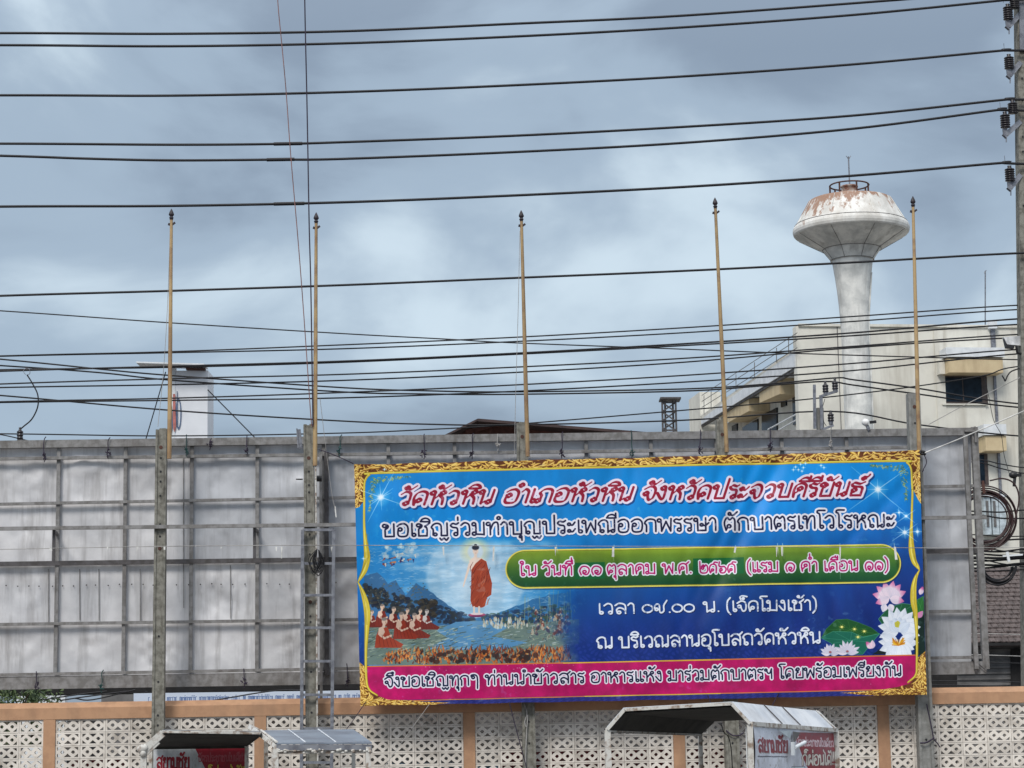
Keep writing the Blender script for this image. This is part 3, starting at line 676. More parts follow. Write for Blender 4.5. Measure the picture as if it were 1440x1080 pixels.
    p.poly(BB([(1284, 850), (1299, 846), (1301, 922), (1286, 922)]), C8(14, 40, 34))
    pad_leaf([(1289, 845), (1298, 840), (1298, 866), (1290, 868)], C8(40, 110, 50), C8(80, 150, 80))
    def petal(x, y, ang, L, wd, c0, c1):
        ca, sa = math.cos(ang), math.sin(ang)
        def q(t, s): return B(x+ca*t*L-sa*s*wd, y+sa*t*L+ca*s*wd)
        out = [q(t, math.sin(PI*min(1, t**.8))*1.0) for t in np.linspace(0, 1, 9)]+[q(t, -math.sin(PI*min(1, t**.8))) for t in np.linspace(1, 0, 9)]
        p.poly(out, c0)
        for k in range(5):
            s_ = .25+.15*k; p.line([q(.05, s_*.6), q(.5, s_), q(.9, s_*.5)], .9, C8(150, 166, 196), .16)
        p.line([q(.1, 0), q(.6, 0), q(.95, 0)], [.2, .5, .2], C8(176, 190, 208), .6)
        if c1 is not None:
            for k in range(7):
                tt = .66+k*.05; ww = math.sin(PI*min(1, tt**.8))
                p.line([q(tt, -ww*.9), q(tt, ww*.9)], 2.2, c1, .10+.05*k)
        p.line(out, .35, C8(150, 165, 190), .35)
    wt = C8(226, 232, 242)
    for a in (-2.9, -2.4, -.4, -.9, -1.35, -1.9, .2, 2.8): petal(1250, 843, a, 25 if a not in (.2, 2.8) else 21, 6.5, C8(232, 214, 228), C8(196, 44, 120))
    petal(1250, 851, 1.2, 12, 5, C8(232, 224, 236), None); petal(1244, 851, 1.9, 12, 5, C8(232, 224, 236), None)
    for a in (-3.0, -2.55, -2.1, -1.7, -1.3, -.9, -.5, -.1, .3, 2.75): petal(1264, 886, a, 31, 8, wt, None)
    for a in (-2.3, -1.9, -1.5, -1.1, -.7): petal(1263, 890, a, 21, 7, C8(216, 226, 240), None)
    p.poly(BB([(1257, 877), (1262, 874), (1265, 877), (1263, 884), (1258, 883)]), C8(196, 190, 70))
    for a in (-3.05, -2.7, -.05, -.45, .35, 2.8, .8, 2.3, 1.2, 1.8): petal(1263, 906, a, 29 if abs(a) > .5 or a < 0 else 24, 7.5, wt, None)
    for k in range(50):
        p.line(BB([(1263, 909), (1263+R.uniform(-9, 9), 904+R.uniform(-6, 4))]), [.5, 1.2], C8(*R.choice([(214, 150, 20), (190, 110, 10), (230, 190, 60)])), .85)
    for (fx, fy, ff) in ((1166, 921, 16), (1190, 920, 20)):
        for k in range(9): petal(fx, fy, -PI*.04-PI*.92*k/8, ff*(.85+.15*(k % 2)), 3.2, C8(232, 222, 236), None)
        p.blob(*B(fx, fy-3), 2, 1.6, C8(140, 40, 40), .6)
    petal(1225, 913, -2.3, 12, 4, C8(236, 206, 222), C8(200, 60, 130)); petal(1226, 913, -1.6, 12, 4, C8(236, 206, 222), None)
    petal(1290, 870, -.9, 12, 4, C8(220, 130, 180), None); petal(1293, 838, -1.2, 12, 3.5, C8(236, 206, 222), C8(200, 60, 130))
    for (sx_, sy_) in ((1182, 883), (1200, 886), (1214, 889), (1205, 897)):
        for a in (.3, 1.87, 1.1, 2.7): p.line(BB([(sx_-5*math.cos(a), sy_-4*math.sin(a)), (sx_, sy_), (sx_+5*math.cos(a), sy_+4*math.sin(a))]), [.1, .9, .1], C8(230, 220, 90), .85)
        p.blob(*B(sx_, sy_), 1.5, 1.4, C8(250, 240, 150), .9)
    # ------------------------------------------------ magenta band, navy strip
    p.poly(BB([(506, 984), (1303, 967), (1303, 980), (506, 996)]), C8(34, 42, 116))
    dm2 = (np.sin(X*.6+2*np.sin(Y*.5))*np.sin(Y*.9) > .2)*(Y > B(800, 978)[1])
    p.full(dm2*.45, C8(58, 66, 150))
    mg = [(516, 938), (800, 933), (1288, 922), (1288, 955), (1279, 966), (1262, 970), (800, 979), (545, 985), (526, 978), (517, 966)]
    p.poly(BB(mg), C8(178, 10, 96))
    sl, m = p.wind([np.array(BB(mg))]); p.a[sl] *= (1+(n2[sl]-.5)[..., None]*.35*m[..., None])
    p.line(BB([(516, 938), (800, 933), (1287, 922)]), 1.6, C8(206, 120, 56))
    p.line(BB([(560, 986), (800, 980), (1250, 970)]), 1.3, C8(214, 130, 60))
    p.line(BB([(790, 933.4), (1010, 928.6)]), 1.6, C8(216, 190, 60), .8); p.line(BB([(820, 979.6), (1010, 975.6)]), 1.5, C8(216, 190, 60), .9)
    # ------------------------------------------------ gilded frame
    gy = nz(H, W, 16, 21, 3, 1.6); gx = nz(H, W, 16, 22, 3, 1.6)
    wv = np.sin((X*.55+Y*.9)+gy*16+gx*9)
    gold = np.where(wv[..., None] > .35, np.array(C8(222, 178, 76)), np.where(wv[..., None] > -.25, np.array(C8(172, 118, 42)), np.array(C8(92, 48, 26))))
    gold = gold*(.85+.35*n3[..., None])
    def gmask(pts, jag=1.0, seed=0):
        sl, m = p.wind([np.array(BB(pts))]); o = np.zeros((H, W), np.float32); o[sl] = m; return o
    Gm = gmask([(496, 651), (1296, 629), (1296, 650), (1272, 650), (900, 656.5), (520, 666), (514, 672), (512, 684), (511, 706), (505, 714), (498, 716)])
    Gm = np.maximum(Gm, gmask([(1270, 640), (1296, 640), (1297, 712), (1291, 704), (1284, 690), (1283, 668), (1280, 655)]))
    Gm = np.maximum(Gm, gmask([(503, 930), (513, 938), (515, 962), (524, 976), (545, 984), (570, 985), (600, 987), (632, 989), (600, 992), (505, 996)]))
    Gm = np.maximum(Gm, gmask([(1303, 915), (1290, 926), (1288, 950), (1278, 962), (1262, 966), (1240, 970), (1180, 975), (1240, 979), (1304, 980)]))
    before = p.a.copy()
    p.full(Gm, np.array(C8(104, 58, 28))*(.8+.4*n3[..., None])+0*gold.astype(np.float32))
    def leaf(u, v, a, l, w_):
        cv = R.choice([-1, 1])*R.uniform(.2, 1.0); q = []
        for k in range(6):
            t_ = k/5; q.append((u+l*t_*math.cos(a+cv*t_), v+l*t_*math.sin(a+cv*t_)*.8))
        ws = w_*np.array([.25, .9, 1.1, .9, .5, .05])
        p.line([(x+.35, y+.5) for x, y in q], ws*1.25, C8(70, 34, 20), .8)
        p.line(q, ws, C8(*R.choice([(208, 160, 58), (186, 134, 46), (222, 180, 84), (168, 116, 40)])))
        p.line([(x-.2, y-.35) for x, y in q], ws*.35, C8(246, 222, 140), .85)
    def along(a, b, n, spread, dir_):
        for k in range(n):
            t_ = (k+R.random())/n; q = B(a[0]+(b[0]-a[0])*t_, a[1]+(b[1]-a[1])*t_)
            leaf(q[0]+R.uniform(-1, 1)*spread[0], q[1]+R.uniform(-1, 1)*spread[1], dir_+R.uniform(-.7, .7), R.uniform(8, 17), R.uniform(2.2, 4.0))
    along((498, 660), (1296, 640), 560, (0, 7.5), 2.9)
    along((502, 655), (503, 716), 70, (5, 0), 1.8); along((1290, 640), (1293, 712), 80, (5, 0), 1.4)
    along((508, 930), (508, 990), 70, (4, 0), 1.2); along((505, 987), (625, 991), 100, (0, 4), -.1)
    along((1296, 915), (1297, 975), 80, (5, 0), 1.9); along((1302, 972), (1185, 976), 110, (0, 4), 3.2)
    Gs = np.maximum(Gm, 0)[..., None]; p.a = before*(1-Gs)+p.a*Gs
    yl = C8(206, 186, 58); yd = C8(150, 128, 30); yh = C8(240, 226, 120)
    def ribbon(pts, ws):
        q = np.array(spl([(x, y, w_) for (x, y), w_ in zip(pts, ws)], 6)); ws = q[:, 2]; pts = BB(q[:, :2])
        p.line(pts, np.array(ws)+1.0, yd); p.line(pts, ws, yl); p.line([(a-.4, b-.4) for a, b in pts], np.array(ws)*.3, yh, .8)
    # the top line with its rounded corners
    ribbon([(512, 712), (512, 684), (514, 674), (519, 668), (528, 665.5), (700, 661), (900, 656), (1100, 651.5), (1266, 648.5), (1275, 651), (1280, 657), (1282, 668), (1283, 700)], [2.2]*13)
    ribbon([(512, 700), (512, 740), (514, 765), (516, 785), (513, 802), (508, 812), (503.5, 820)], [2.2, 2.6, 5, 8, 7, 4.5, .8])
    ribbon([(503.5, 820), (509, 832), (514, 848), (516.5, 865), (516, 885), (514.5, 915), (515, 955), (519, 970), (530, 978)], [.8, 4.5, 7.5, 8, 5.5, 3, 2.4, 2.2, 1.5])
    ribbon([(1283, 690), (1282, 730), (1281, 755), (1282, 775), (1285, 790), (1290, 798), (1293, 803)], [2.2, 2.6, 5, 8, 7, 4.5, .8])
    ribbon([(1293, 803), (1287, 815), (1284, 830), (1284, 848), (1287, 865), (1289, 895), (1289, 935), (1287, 950), (1276, 960)], [.8, 4.5, 7.5, 8, 5.5, 3, 2.4, 2.2, 1.5])
    for k in range(3):
        p.line(BB([(514+k*1.5, 752), (516+k*1.2, 785), (506, 812)]), .5, yd, .8); p.line(BB([(506, 826), (513+k*1.4, 850), (514.5+k, 880)]), .5, yd, .8)
        p.line(BB([(1280+k*1.5, 745), (1283+k*1.2, 778), (1289, 797)]), .5, yd, .8); p.line(BB([(1289, 808), (1282+k*1.4, 835), (1285+k, 868)]), .5, yd, .8)
    # filigree in the upper corners
    for (ox, oy, sgn) in ((517, 671, 1), (1277, 655, -1)):
        for k in range(150):
            t = R.random()**1.4
            if R.random() < .55: qx, qy = ox+sgn*(6+t*52), oy+R.uniform(0, 10)*(1-t)+t*-1
            else: qx, qy = ox+sgn*R.uniform(0, 10)*(1-t)+sgn*2, oy+6+t*44
            a = R.uniform(0, 2*PI)
            p.line(BB([(qx, qy), (qx+2.2*math.cos(a), qy+1.6*math.sin(a)), (qx+2.2*math.cos(a)+1.5*math.sin(a), qy+2.6)]), [.9, .7, .2], C8(*R.choice([(150, 170, 96), (96, 128, 84), (190, 190, 120), (70, 104, 96)])), .85)
    # star glints
    def star(x, y, L, angs, core):
        for a, l in angs:
            p.line(BB([(x-L*l*math.cos(a), y-L*l*math.sin(a)), (x, y), (x+L*l*math.cos(a), y+L*l*math.sin(a))]), [.1, 1.1, .1], C8(214, 236, 252), .85, soft=.8)
        p.blob(*B(x, y), core*2.2, core*2.2, C8(150, 205, 245), .6, soft=1.4); p.blob(*B(x, y), core, core, C8(235, 245, 252), .95, soft=1)
    star(535, 700, 42, [(-1.1, .95), (.35, .9), (1.5, .45), (-.4, .4), (2.5, .5)], 4)
    star(1234, 689, 50, [(-.62, 1.1), (.7, 1.0), (1.5, .3), (0, .3)], 4)
    star(1272, 750, 22, [(-.6, 1), (.65, 1), (0, .5), (1.5, .4)], 2.6); star(1290, 749, 10, [(0, 1), (1.5, .8)], 1.8)
    star(1274, 727, 16, [(-.6, 1), (.65, 1)], 1.8); star(1264, 722, 9, [(0, 1), (1.5, .8)], 1.2)
    for (x, y) in ((1117, 657), (1124, 653), (1121, 661), (1128, 658), (1131, 652), (1114, 661), (1153, 655), (1157, 658), (1126, 663), (511, 787), (540, 660)): star(x, y, 3.5, [(0, 1), (PI/2, 1)], .7)
    # ------------------------------------------------ green pill
    def pill(grow_):
        L = []
        for k in range(25):
            a = PI/2+PI*k/24; L.append((737+(28+grow_)*math.cos(a), 802-(27+grow_)*math.sin(a)))
        for k in range(25):
            a = -PI/2+PI*k/24; L.append((1238+(28+grow_)*math.cos(a), 794-(27+grow_)*math.sin(a)))
        return BB(L)
    p.poly([(a+1, b+1.5) for a, b in pill(1)], C8(4, 30, 70), .5)
    p.poly(pill(.5), C8(226, 214, 96)); p.poly(pill(-1.3), C8(120, 120, 36))
    sl, m = p.wind([np.array(pill(-2.2))])
    tt = np.clip((Y[sl]-B(900, 772)[1])/52, 0, 1)[..., None]
    pg = np.array(C8(140, 164, 44))*(1-tt)**1.2+np.array(C8(14, 72, 40))*(1-(1-tt)**1.3)
    pg = pg*(.9+.25*n1[sl][..., None]); p.paint(sl, m, pg.astype(np.float32))
    for q in ([(806, 793), (848, 792), (848, 815), (806, 816)], [(972, 787), (1044, 785), (1044, 808), (972, 810)]): p.poly(BB(q), C8(8, 98, 52), .92)
    # ------------------------------------------------ lettering
    white = C8(226, 226, 236)
    wear = np.clip((n3-.28)*7, 0, 1)*np.clip((n2-.2)*6, .75, 1); wear2 = np.clip(wear+.7, 0, 1)
    def line_of(words, y0, xa, y1, xb, h, **kw):
        for (t_, a, b) in words:
            ya = y0+(y1-y0)*(a-xa)/(xb-xa); yb = y0+(y1-y0)*(b-xa)/(xb-xa)
            A = B(a, ya); Bq = B(b, yb)
            write(p, t_, A[0], Bq[0], A[1], h, base1=Bq[1], **kw)
    red = np.zeros((H, W, 3), np.float32); red[:] = C8(150, 16, 50)
    line_of([("วัดหัวหิน", 564, 694), ("อำเภอหัวหิน", 708, 889), ("จังหวัดประจวบคีรีขันธ์", 903, 1224)], 711, 564, 697, 1224, 18.5,
            col=C8(146, 18, 50), outline=C8(226, 216, 232), ow=3.1, pen=.185, nib=(.45, .95, .55), shear=.26, shadow=C8(8, 36, 92), sh_off=(2.2, 2.6), wear=np.clip(wear+.75, 0, 1))
    line_of([("ขอเชิญร่วมทำบุญประเพณีออกพรรษา", 538, 1004), ("ตักบาตรเทโวโรหณะ", 1017, 1257)], 756, 538, 742, 1257, 17.5,
            col=C8(18, 22, 62), outline=white, ow=2.6, pen=.15, shadow=C8(8, 60, 120), sh_off=(.6, 1), wear=np.clip(wear+.6, 0, 1))
    line_of([("ใน", 730, 751), ("วันที่", 761, 803), ("๑๑", 813, 843), ("ตุลาคม", 852, 918), ("พ.ศ.", 929, 969), ("๒๕๖๕", 982, 1033), ("(แรม", 1049, 1091), ("๑", 1103, 1115), ("ค่ำ", 1125, 1147), ("เดือน", 1159, 1205), ("๑๑)", 1216, 1248)],
            811, 730, 803, 1248, 13.5, col=C8(176, 8, 104), outline=white, ow=1.7, pen=.16)
    line_of([("เวลา", 841, 889), ("๐๗.๐๐", 901, 974), ("น.", 987, 1008), ("(เจ็ดโมงเช้า)", 1020, 1146)], 864.5, 841, 859, 1146, 14, col=C8(222, 228, 240), pen=.165, shadow=C8(2, 16, 60), sh_off=(.9, 1.1), wear=wear2)
    line_of([("ณ", 837, 858), ("บริเวณลานอุโบสถวัดหัวหิน", 868, 1151)], 912.5, 837, 905, 1151, 15, col=C8(222, 228, 240), pen=.165, shadow=C8(2, 16, 60), sh_off=(.9, 1.1), wear=wear2)
    line_of([("จึงขอเชิญทุกๆ", 541, 670), ("ท่านนำข้าวสาร", 681, 819), ("อาหารแห้ง", 829, 927), ("มาร่วมตักบาตรฯ", 937, 1083), ("โดยพร้อมเพรียงกัน", 1094, 1266)],
            966.5, 541, 950.5, 1266, 13.5, col=C8(16, 26, 62), outline=white, ow=1.7, pen=.16)
    # wear: faded scuffs and drips of pale residue
    sc = np.clip((nz(H, W, 22, 31, 3)-.66)*9, 0, 1)*np.clip((nz(H, W, 200, 33, 2)-.5)*4, 0, 1)
    p.full(sc*.20, C8(190, 205, 220))
    for (x, y, l) in ((622, 770, 14), (693, 770, 28), (780, 768, 12), (1033, 768, 12), (1091, 766, 20), (1098, 766, 22), (1180, 766, 50), (861, 768, 22), (1257, 766, 26)):
        p.line(BB([(x, y), (x+R.uniform(-1, 3), y+l)]), [1.2, .3], C8(206, 218, 214), .6)
    for k in range(70):
        x = R.choice([R.gauss(1210, 18), R.gauss(730, 30), R.gauss(700, 90)]); y = 940+R.gauss(0, 6)-(x-700)*.02 + (18 if x > 1100 else 0)
        p.blob(*B(x, y), R.uniform(.3, 1), R.uniform(.3, .9), C8(222, 170, 190), .6)
    # weathering of the whole sheet
    v = (.93+.14*nz(H, W, 120, 41, 3, .35))[..., None]; p.a *= v
    p.a = np.clip(p.a, 0, 1)**1.04
    fibre = (rs.rand(H, W).astype(np.float32)-.5)[..., None]*.025; p.a += fibre
    return p

def ad_print(kind):
    """Shop ad on the side of a cart."""
    w, h = 130., 110.
    p = Print(w, h, 5, C8(206, 210, 222) if kind else C8(176, 180, 184)); R = random.Random(4+kind)
    H, W = p.H, p.W
    dr = C8(128, 18, 34)
    p.poly([(58, 4), (w, 2), (w, h), (96, h), (86, 60)], C8(140, 28, 44))
    write(p, "สยามชัย", 5, 49, 31, 15, col=dr, pen=.16, shadow=C8(150, 150, 150), sh_off=(.6, .8))
    for k in range(16):
        x = 4+k*2.9; p.line([(x, 37+.3*math.sin(k)), (x+R.uniform(1.2, 2.4), 37)], 1.5, C8(60, 60, 76), .8)
    write(p, "บัตรประชาชนใบเดียว", 62, 127, 22, 8.5, col=C8(214, 190, 196) if kind else C8(150, 70, 80), pen=.15)
    c2 = C8(216, 210, 200) if kind else C8(196, 172, 70)
    write(p, "ก็ผ่อนได้!!!", 74, 129, 48, 14, col=c2, pen=.14, outline=C8(80, 20, 30), ow=.6)
    # people and goods lower on the sheet, kept as plain shapes
    for (x, y, s) in ((48, 66, 1), (36, 78, .9), (62, 80, .8)):
        p.blob(x, y-7*s, 2.6*s, 3.2*s, C8(50, 34, 34)); p.blob(x, y-5.4*s, 1.9*s, 2.2*s, C8(200, 160, 140))
        p.poly([(x-5*s, y+14*s), (x-4*s, y-2*s), (x, y-4*s), (x+4*s, y-2*s), (x+5*s, y+14*s)], C8(120, 30, 40))
    p.poly([(58, 50), (78, 50), (80, 88), (58, 88)], C8(196, 206, 216)); p.line([(58, 50), (78, 50), (80, 88), (58, 88), (58, 50)], .8, C8(80, 96, 120), .8)
    for k in range(9): p.line([(61, 54+k*3.6), (61+R.uniform(5, 13), 54+k*3.6)], 1, C8(90, 104, 130), .7)
    p.blob(101, 72, 9, 8, C8(222, 222, 222), 1, soft=.1)
    n = nz(H, W, 60, 9+kind, 4, .5); p.a *= (.86+.26*n)[..., None]
    p.full(np.clip((nz(H, W, 30, 19+kind, 3, .3)-.66)*6, 0, 1)*.5, C8(120, 116, 108))
    return p

def strip_print():
    """Pale roadside banner with one line of small blue lettering, too fine to read."""
    p = Print(360, 14, 6, C8(196, 206, 222)); R = random.Random(3)
    x = 20
    while x < 330:
        if R.random() < .12: x += 3; continue
        w = R.uniform(.8, 1.8)
        c = C8(52, 84, 140)
        p.line([(x, 5.2), (x, 9.2)], .7, c); p.line([(x, 5.2), (x+w, 5+R.uniform(-.3, .8))], .7, c)
        if R.random() < .6: p.line([(x+w, 5.2), (x+w, 9.2)], .7, c)
        if R.random() < .25: p.line([(x, 3.8), (x+w, 3.5)], .6, c)
        x += w+1.0
    return p
# ---------------------------------------------------------------- ground and street
def zof(px, py, Y, k=KB): return at(px, py, Y, k).z
MB().add([(-600, -60, 0), (600, -60, 0), (600, 1500, 0), (-600, 1500, 0)], [(0, 1, 2, 3)]).build('ground', M['ground'], kind='structure')
MB().add([(-300, 40-15, .004), (300, 40+15, .004), (300, 50+15, .004), (-300, 50-15, .004)], [(0, 1, 2, 3)]).build('road', M['asphalt'], kind='structure')
for off in (37.6, 50.2):
    MB().frame((-300, off-15, 0), (600, 30, 0), (0, 2.2 if off < 40 else 2.4, 0), (0, 0, .13)).build('pavement', M['kerb'], kind='structure')

# ---------------------------------------------------------------- perforated boundary wall
YW = YP+.34
def wl(px, py, off=0): return at(px, py, YW+off, KB)
wallroot = thing('boundary_wall', 'salmon painted wall with rows of pale pierced breeze blocks behind the billboard posts', 'wall', wl(720, 1001)*1.0)
A0, A1 = wl(60, 1012), wl(1310, 990.3)
tdir = (A1-A0)/(A1-A0).dot(E1)                          # along the wall per metre, keeps its slight fall
def wp(s, z=0, d=0):                                    # s metres along from A0, z above the beam's foot, d behind the face
    return A0+tdir*s+EZ*z+EN*d
def s_of(px): 
    y = 1012-(px-60)*21.7/1250; return (wl(px, y)-A0).dot(E1)
SL, SR = s_of(-420), s_of(1740)
n_blocks = 0
HB = (wl(60, 996)-A0).z; HT = HB+.085
mb = MB()
prof = [(0, 0), (0, HB), (.16, HT), (.30, HT), (.30, 0)]
V = []
for s_ in (SL, SR): V += [wp(s_, z, d) for d, z in prof]
mb.add(V, [(0, 1, 2, 3, 4), (9, 8, 7, 6, 5)]+[(i, i+5, (i+1) % 5+5, (i+1) % 5) for i in range(5)])
mb.build('coping_beam', M['salmon'], wallroot)
pil = [-518, -225, 69.5, 366, 659.5, 954, 1241.5, 1531, 1822]
PWm = 16.2/FPX*YW
zb = -A0.z-.02
base_h = .42
for x in pil[1:-1]:
    s_ = s_of(x); O = wp(s_-PWm/2, 0, .004); O.z = 0; top = wp(s_, 0).z
    MB().frame(O, E1*PWm, EN*.26, EZ*(top-.002)).build('pilaster', M['salmon'], wallroot)
# breeze block: frame with two pierced lozenges, extruded
def breeze_mesh(w, h, d):
    def loop(pts): return [(x*w, y*h) for x, y in pts]
    fx, fy = .075, .12
    loops = [loop([(0, 0), (1, 0), (1, 1), (0, 1)])]
    t = .10   # rib thickness (fraction of width)
    # corner triangles, centre triangles, and a rounded hole in each lozenge
    for sx in (0, 1):
        for sy in (0, 1):
            q = [(fx, fy), (fx+.17, fy), (fx, fy+.27)]
            loops.append(loop([(x if not sx else 1-x, y if not sy else 1-y) for x, y in q]))
    for sy in (0, 1):
        q = [(.5-.155, fy), (.5+.155, fy), (.5, fy+.27)]
        loops.append(loop([(x, y if not sy else 1-y) for x, y in q]))
    for cx in (.285, .715):
        q = [(cx-.085, .5), (cx-.03, .5-.125), (cx+.04, .5-.13), (cx+.085, .5), (cx+.04, .5+.13), (cx-.03, .5+.125)]
        loops.append(loop(q))
    c = bpy.data.curves.new('breeze_block', 'CURVE'); c.dimensions = '2D'; c.fill_mode = 'BOTH'; c.extrude = d/2
    for L_ in loops:
        sp = c.splines.new('POLY'); sp.points.add(len(L_)-1); sp.use_cyclic_u = True
        for i, (x, y) in enumerate(L_): sp.points[i].co = (x, y, 0, 1)
    o = bpy.data.objects.new('tmp', c); SC.collection.objects.link(o); bpy.context.view_layer.update()
    me = bpy.data.meshes.new_from_object(o); bpy.data.objects.remove(o); bpy.data.curves.remove(c)
    me.name = 'breeze_block'; me.materials.clear(); me.materials.append(M['block']); return me
NB = 8
rows = 6; BH = 17.9/FPX*YW; BT = .004
span = s_of(659.5)-s_of(366)-PWm; BW = span/NB
bm_ = breeze_mesh(BW-BT, BH-BT, .09)
R = random.Random(11)
rotw = math.atan(KB)
for b in range(1, len(pil)-2):
    sa = s_of(pil[b])+PWm/2; sb = s_of(pil[b+1])-PWm/2; n = NB; bw = (sb-sa)/n
    for i in range(n):
        for r in range(rows):
            p = wp(sa+i*bw+BT/2, -(r+1)*BH+BT/2, .075+R.uniform(-.003, .003))
            if p.x < -9.6 or p.x > 11.4: continue
            o = bpy.data.objects.new('breeze_block', bm_); SC.collection.objects.link(o); o.parent = wallroot
            o.location = p-wallroot.location; o.rotation_euler = (PI/2, 0, rotw); o.scale = ((bw-BT)/(BW-BT), 1, 1)
for b in range(1, len(pil)-2):
    sa = s_of(pil[b])+PWm/2+.002; sb = s_of(pil[b+1])-PWm/2-.002
    O = wp(sa, 0, .02); O.z = 0; hh = wp(sa, -rows*BH).z-.006
    MB().frame(O, tdir*(sb-sa), EN*.2, EZ*hh).build('plinth', M['salmon'], wallroot)

# things stored behind the wall, glimpsed through the holes
def backing(x0, y0, x1, y1, m, name, label, cat, off=.62, lean=.02):
    a = wl(x0, y0, off); b = wl(x1, y0-(x1-x0)*.0174, off); 
    mb = MB().slab([a, b, Vector((b.x, b.y-lean, max(.0, zof((x0+x1)/2, y1, YW+off)))), Vector((a.x, a.y-lean, max(.0, zof((x0+x1)/2, y1, YW+off))))], EN*.03)
    return tag(mb.build(name, m), label, cat)
M['board'] = mat('dusty_white_board', (.44, .44, .43), .8, scale=3, col2=(.32, .32, .315), streak=((.22, .20, .18), .4, 4))
backing(90, 1016, 128, 1066, M['board'], 'leaning_board', 'small pale board glimpsed through pierced blocks right of the leftmost salmon pillar', 'board')
backing(180, 1010, 214, 1130, M['board'], 'leaning_board', 'pale board behind pierced blocks just left of the first concrete post', 'board', .5)
backing(246, 1020, 352, 1130, M['board'], 'leaning_board', 'pale board behind pierced blocks above the dark roofed cart', 'board', .56)
backing(378, 1012, 500, 1130, M['board'], 'leaning_board', 'tall pale board behind pierced blocks around the ladder foot', 'board', .5)
backing(503, 1014, 648, 1130, M['board'], 'leaning_board', 'wide pale board behind pierced blocks under the banner left corner', 'board', .66)
backing(670, 1028, 702, 1056, M['board'], 'leaning_board', 'small pale board glimpsed right of the third salmon pillar', 'board', .5)
backing(1150, 1004, 1232, 1050, M['board'], 'leaning_board', 'pale board behind pierced blocks right of the silver roofed cart', 'board', .5)
backing(1352, 990, 1420, 1003, M['board'], 'leaning_board', 'narrow pale board behind the top block row near the right edge', 'board', .5)
backing(700, 1056, 1046, 1130, M['red_cloth'], 'cloth_sheet', 'dark red cloth seen through pierced blocks below the banner middle', 'cloth', .9)
backing(100, 1068, 175, 1130, M['red_cloth'], 'cloth_sheet', 'dark red cloth low behind pierced blocks near the left edge', 'cloth', .9)
for i, (px, lb) in enumerate(((557, 'blue drum behind pierced blocks left of the third salmon pillar, left one of four'), (594, 'blue drum behind pierced blocks, second one of four from the left'), (634, 'blue drum behind pierced blocks touching the third salmon pillar'), (686, 'blue drum behind pierced blocks right of the third salmon pillar'))):
    p = wl(px, 1073, .42); p.z = 0; hgt = zof(px, 1073, YW+.42)
    tag(MB().lathe(p, [(.15, 0), (.165, hgt*.3), (.16, hgt*.34), (.165, hgt*.66), (.16, hgt*.7), (.15, hgt-.02), (.13, hgt)], 16).build('plastic_drum', M['blue_lid']), lb, 'drum', 'blue drums behind the wall')

# ---------------------------------------------------------------- concrete posts
posts = [((227.5, 605), (222.5, 1040), 15, 17), ((434, 599), (439, 1060), 14, 17), ((733.5, 596), (744.5, 1080), 15, 18), ((1014, 591), (1030, 1080), 15, 20), ((1283.5, 554), (1302, 1080), 17, 21)]
plab = ['aged concrete post at left with blackened top, leaning slightly left', 'blackened concrete post standing behind the ladder', 'concrete post behind the banner middle with dark mossy top', 'concrete post behind the banner, with the silver roofed cart in front of its foot', 'tall clean grey concrete post at the banner right end']
PX = FPX/YP
for i, ((xa, ya), (xb, yb), wa, wb) in enumerate(posts):
    T_ = pb(xa, ya, .1); B_ = pb(xb, yb, .1); d = (B_-T_)/(T_.z-B_.z); G = T_+d*T_.z
    t = thing('concrete_post', plab[i], 'post', G, 'concrete posts carrying the billboard')
    wG = wa+(wb-wa)*(T_.z/(T_.z-B_.z))
    mm = M['concrete'] if i != 4 else M['concrete_clean']
    # I-shaped section: two flanges and a slightly sunken web
    ax = (T_-G).normalized(); sidev = (E1-ax*E1.dot(ax)).normalized()
    mb = MB().bar(G, T_, wG/PX, .17, EN, wa/PX, .17); shaft = mb.build('shaft', mm, t)
    for sgn in (-1, 1):
        MB().bar(G+sidev*sgn*wG/PX*.40-EN*.0945, T_+sidev*sgn*wa/PX*.40-EN*.0945, wG/PX*.2, .02, EN, wa/PX*.2, .02).build('flange', mm, shaft)
    Rr = random.Random(i)
    top = T_
    for k, yy in enumerate({0: (630, 645, 664, 678, 698, 738, 755, 772, 895, 959, 1006, 1020), 1: (645, 664, 683, 693, 720, 752, 780, 847, 867, 875, 945, 1002), 2: (615, 1015, 1045), 3: (612, 1045), 4: (573, 596, 1040)}[i]):
        s_ = (yy-ya)/(yb-ya); q = pb(xa+(xb-xa)*s_, yy, .1)-EN*.088
        big = k in ((0, 7) if i < 2 else (0,)); r = .017 if not big else .03
        MB().lathe(q, [(r, -.002), (r, .004)], 8, -EN).build('dark_hole_disc' if not big else 'bolt', M['black'] if not big else M['rust'], shaft)  # small black discs stand in for the shade inside uncut holes
    if i < 4:   # broken, weathered crown
        mb = MB()
        for k in range(14):
            mb.box(T_+sidev*Rr.uniform(-.07, .07)+EN*Rr.uniform(-.07, .07)+EZ*Rr.uniform(-.02, .015), Rr.uniform(.02, .05), Rr.uniform(.03, .05), Rr.uniform(.02, .05))
        mb.build('broken_crown', mm, t)
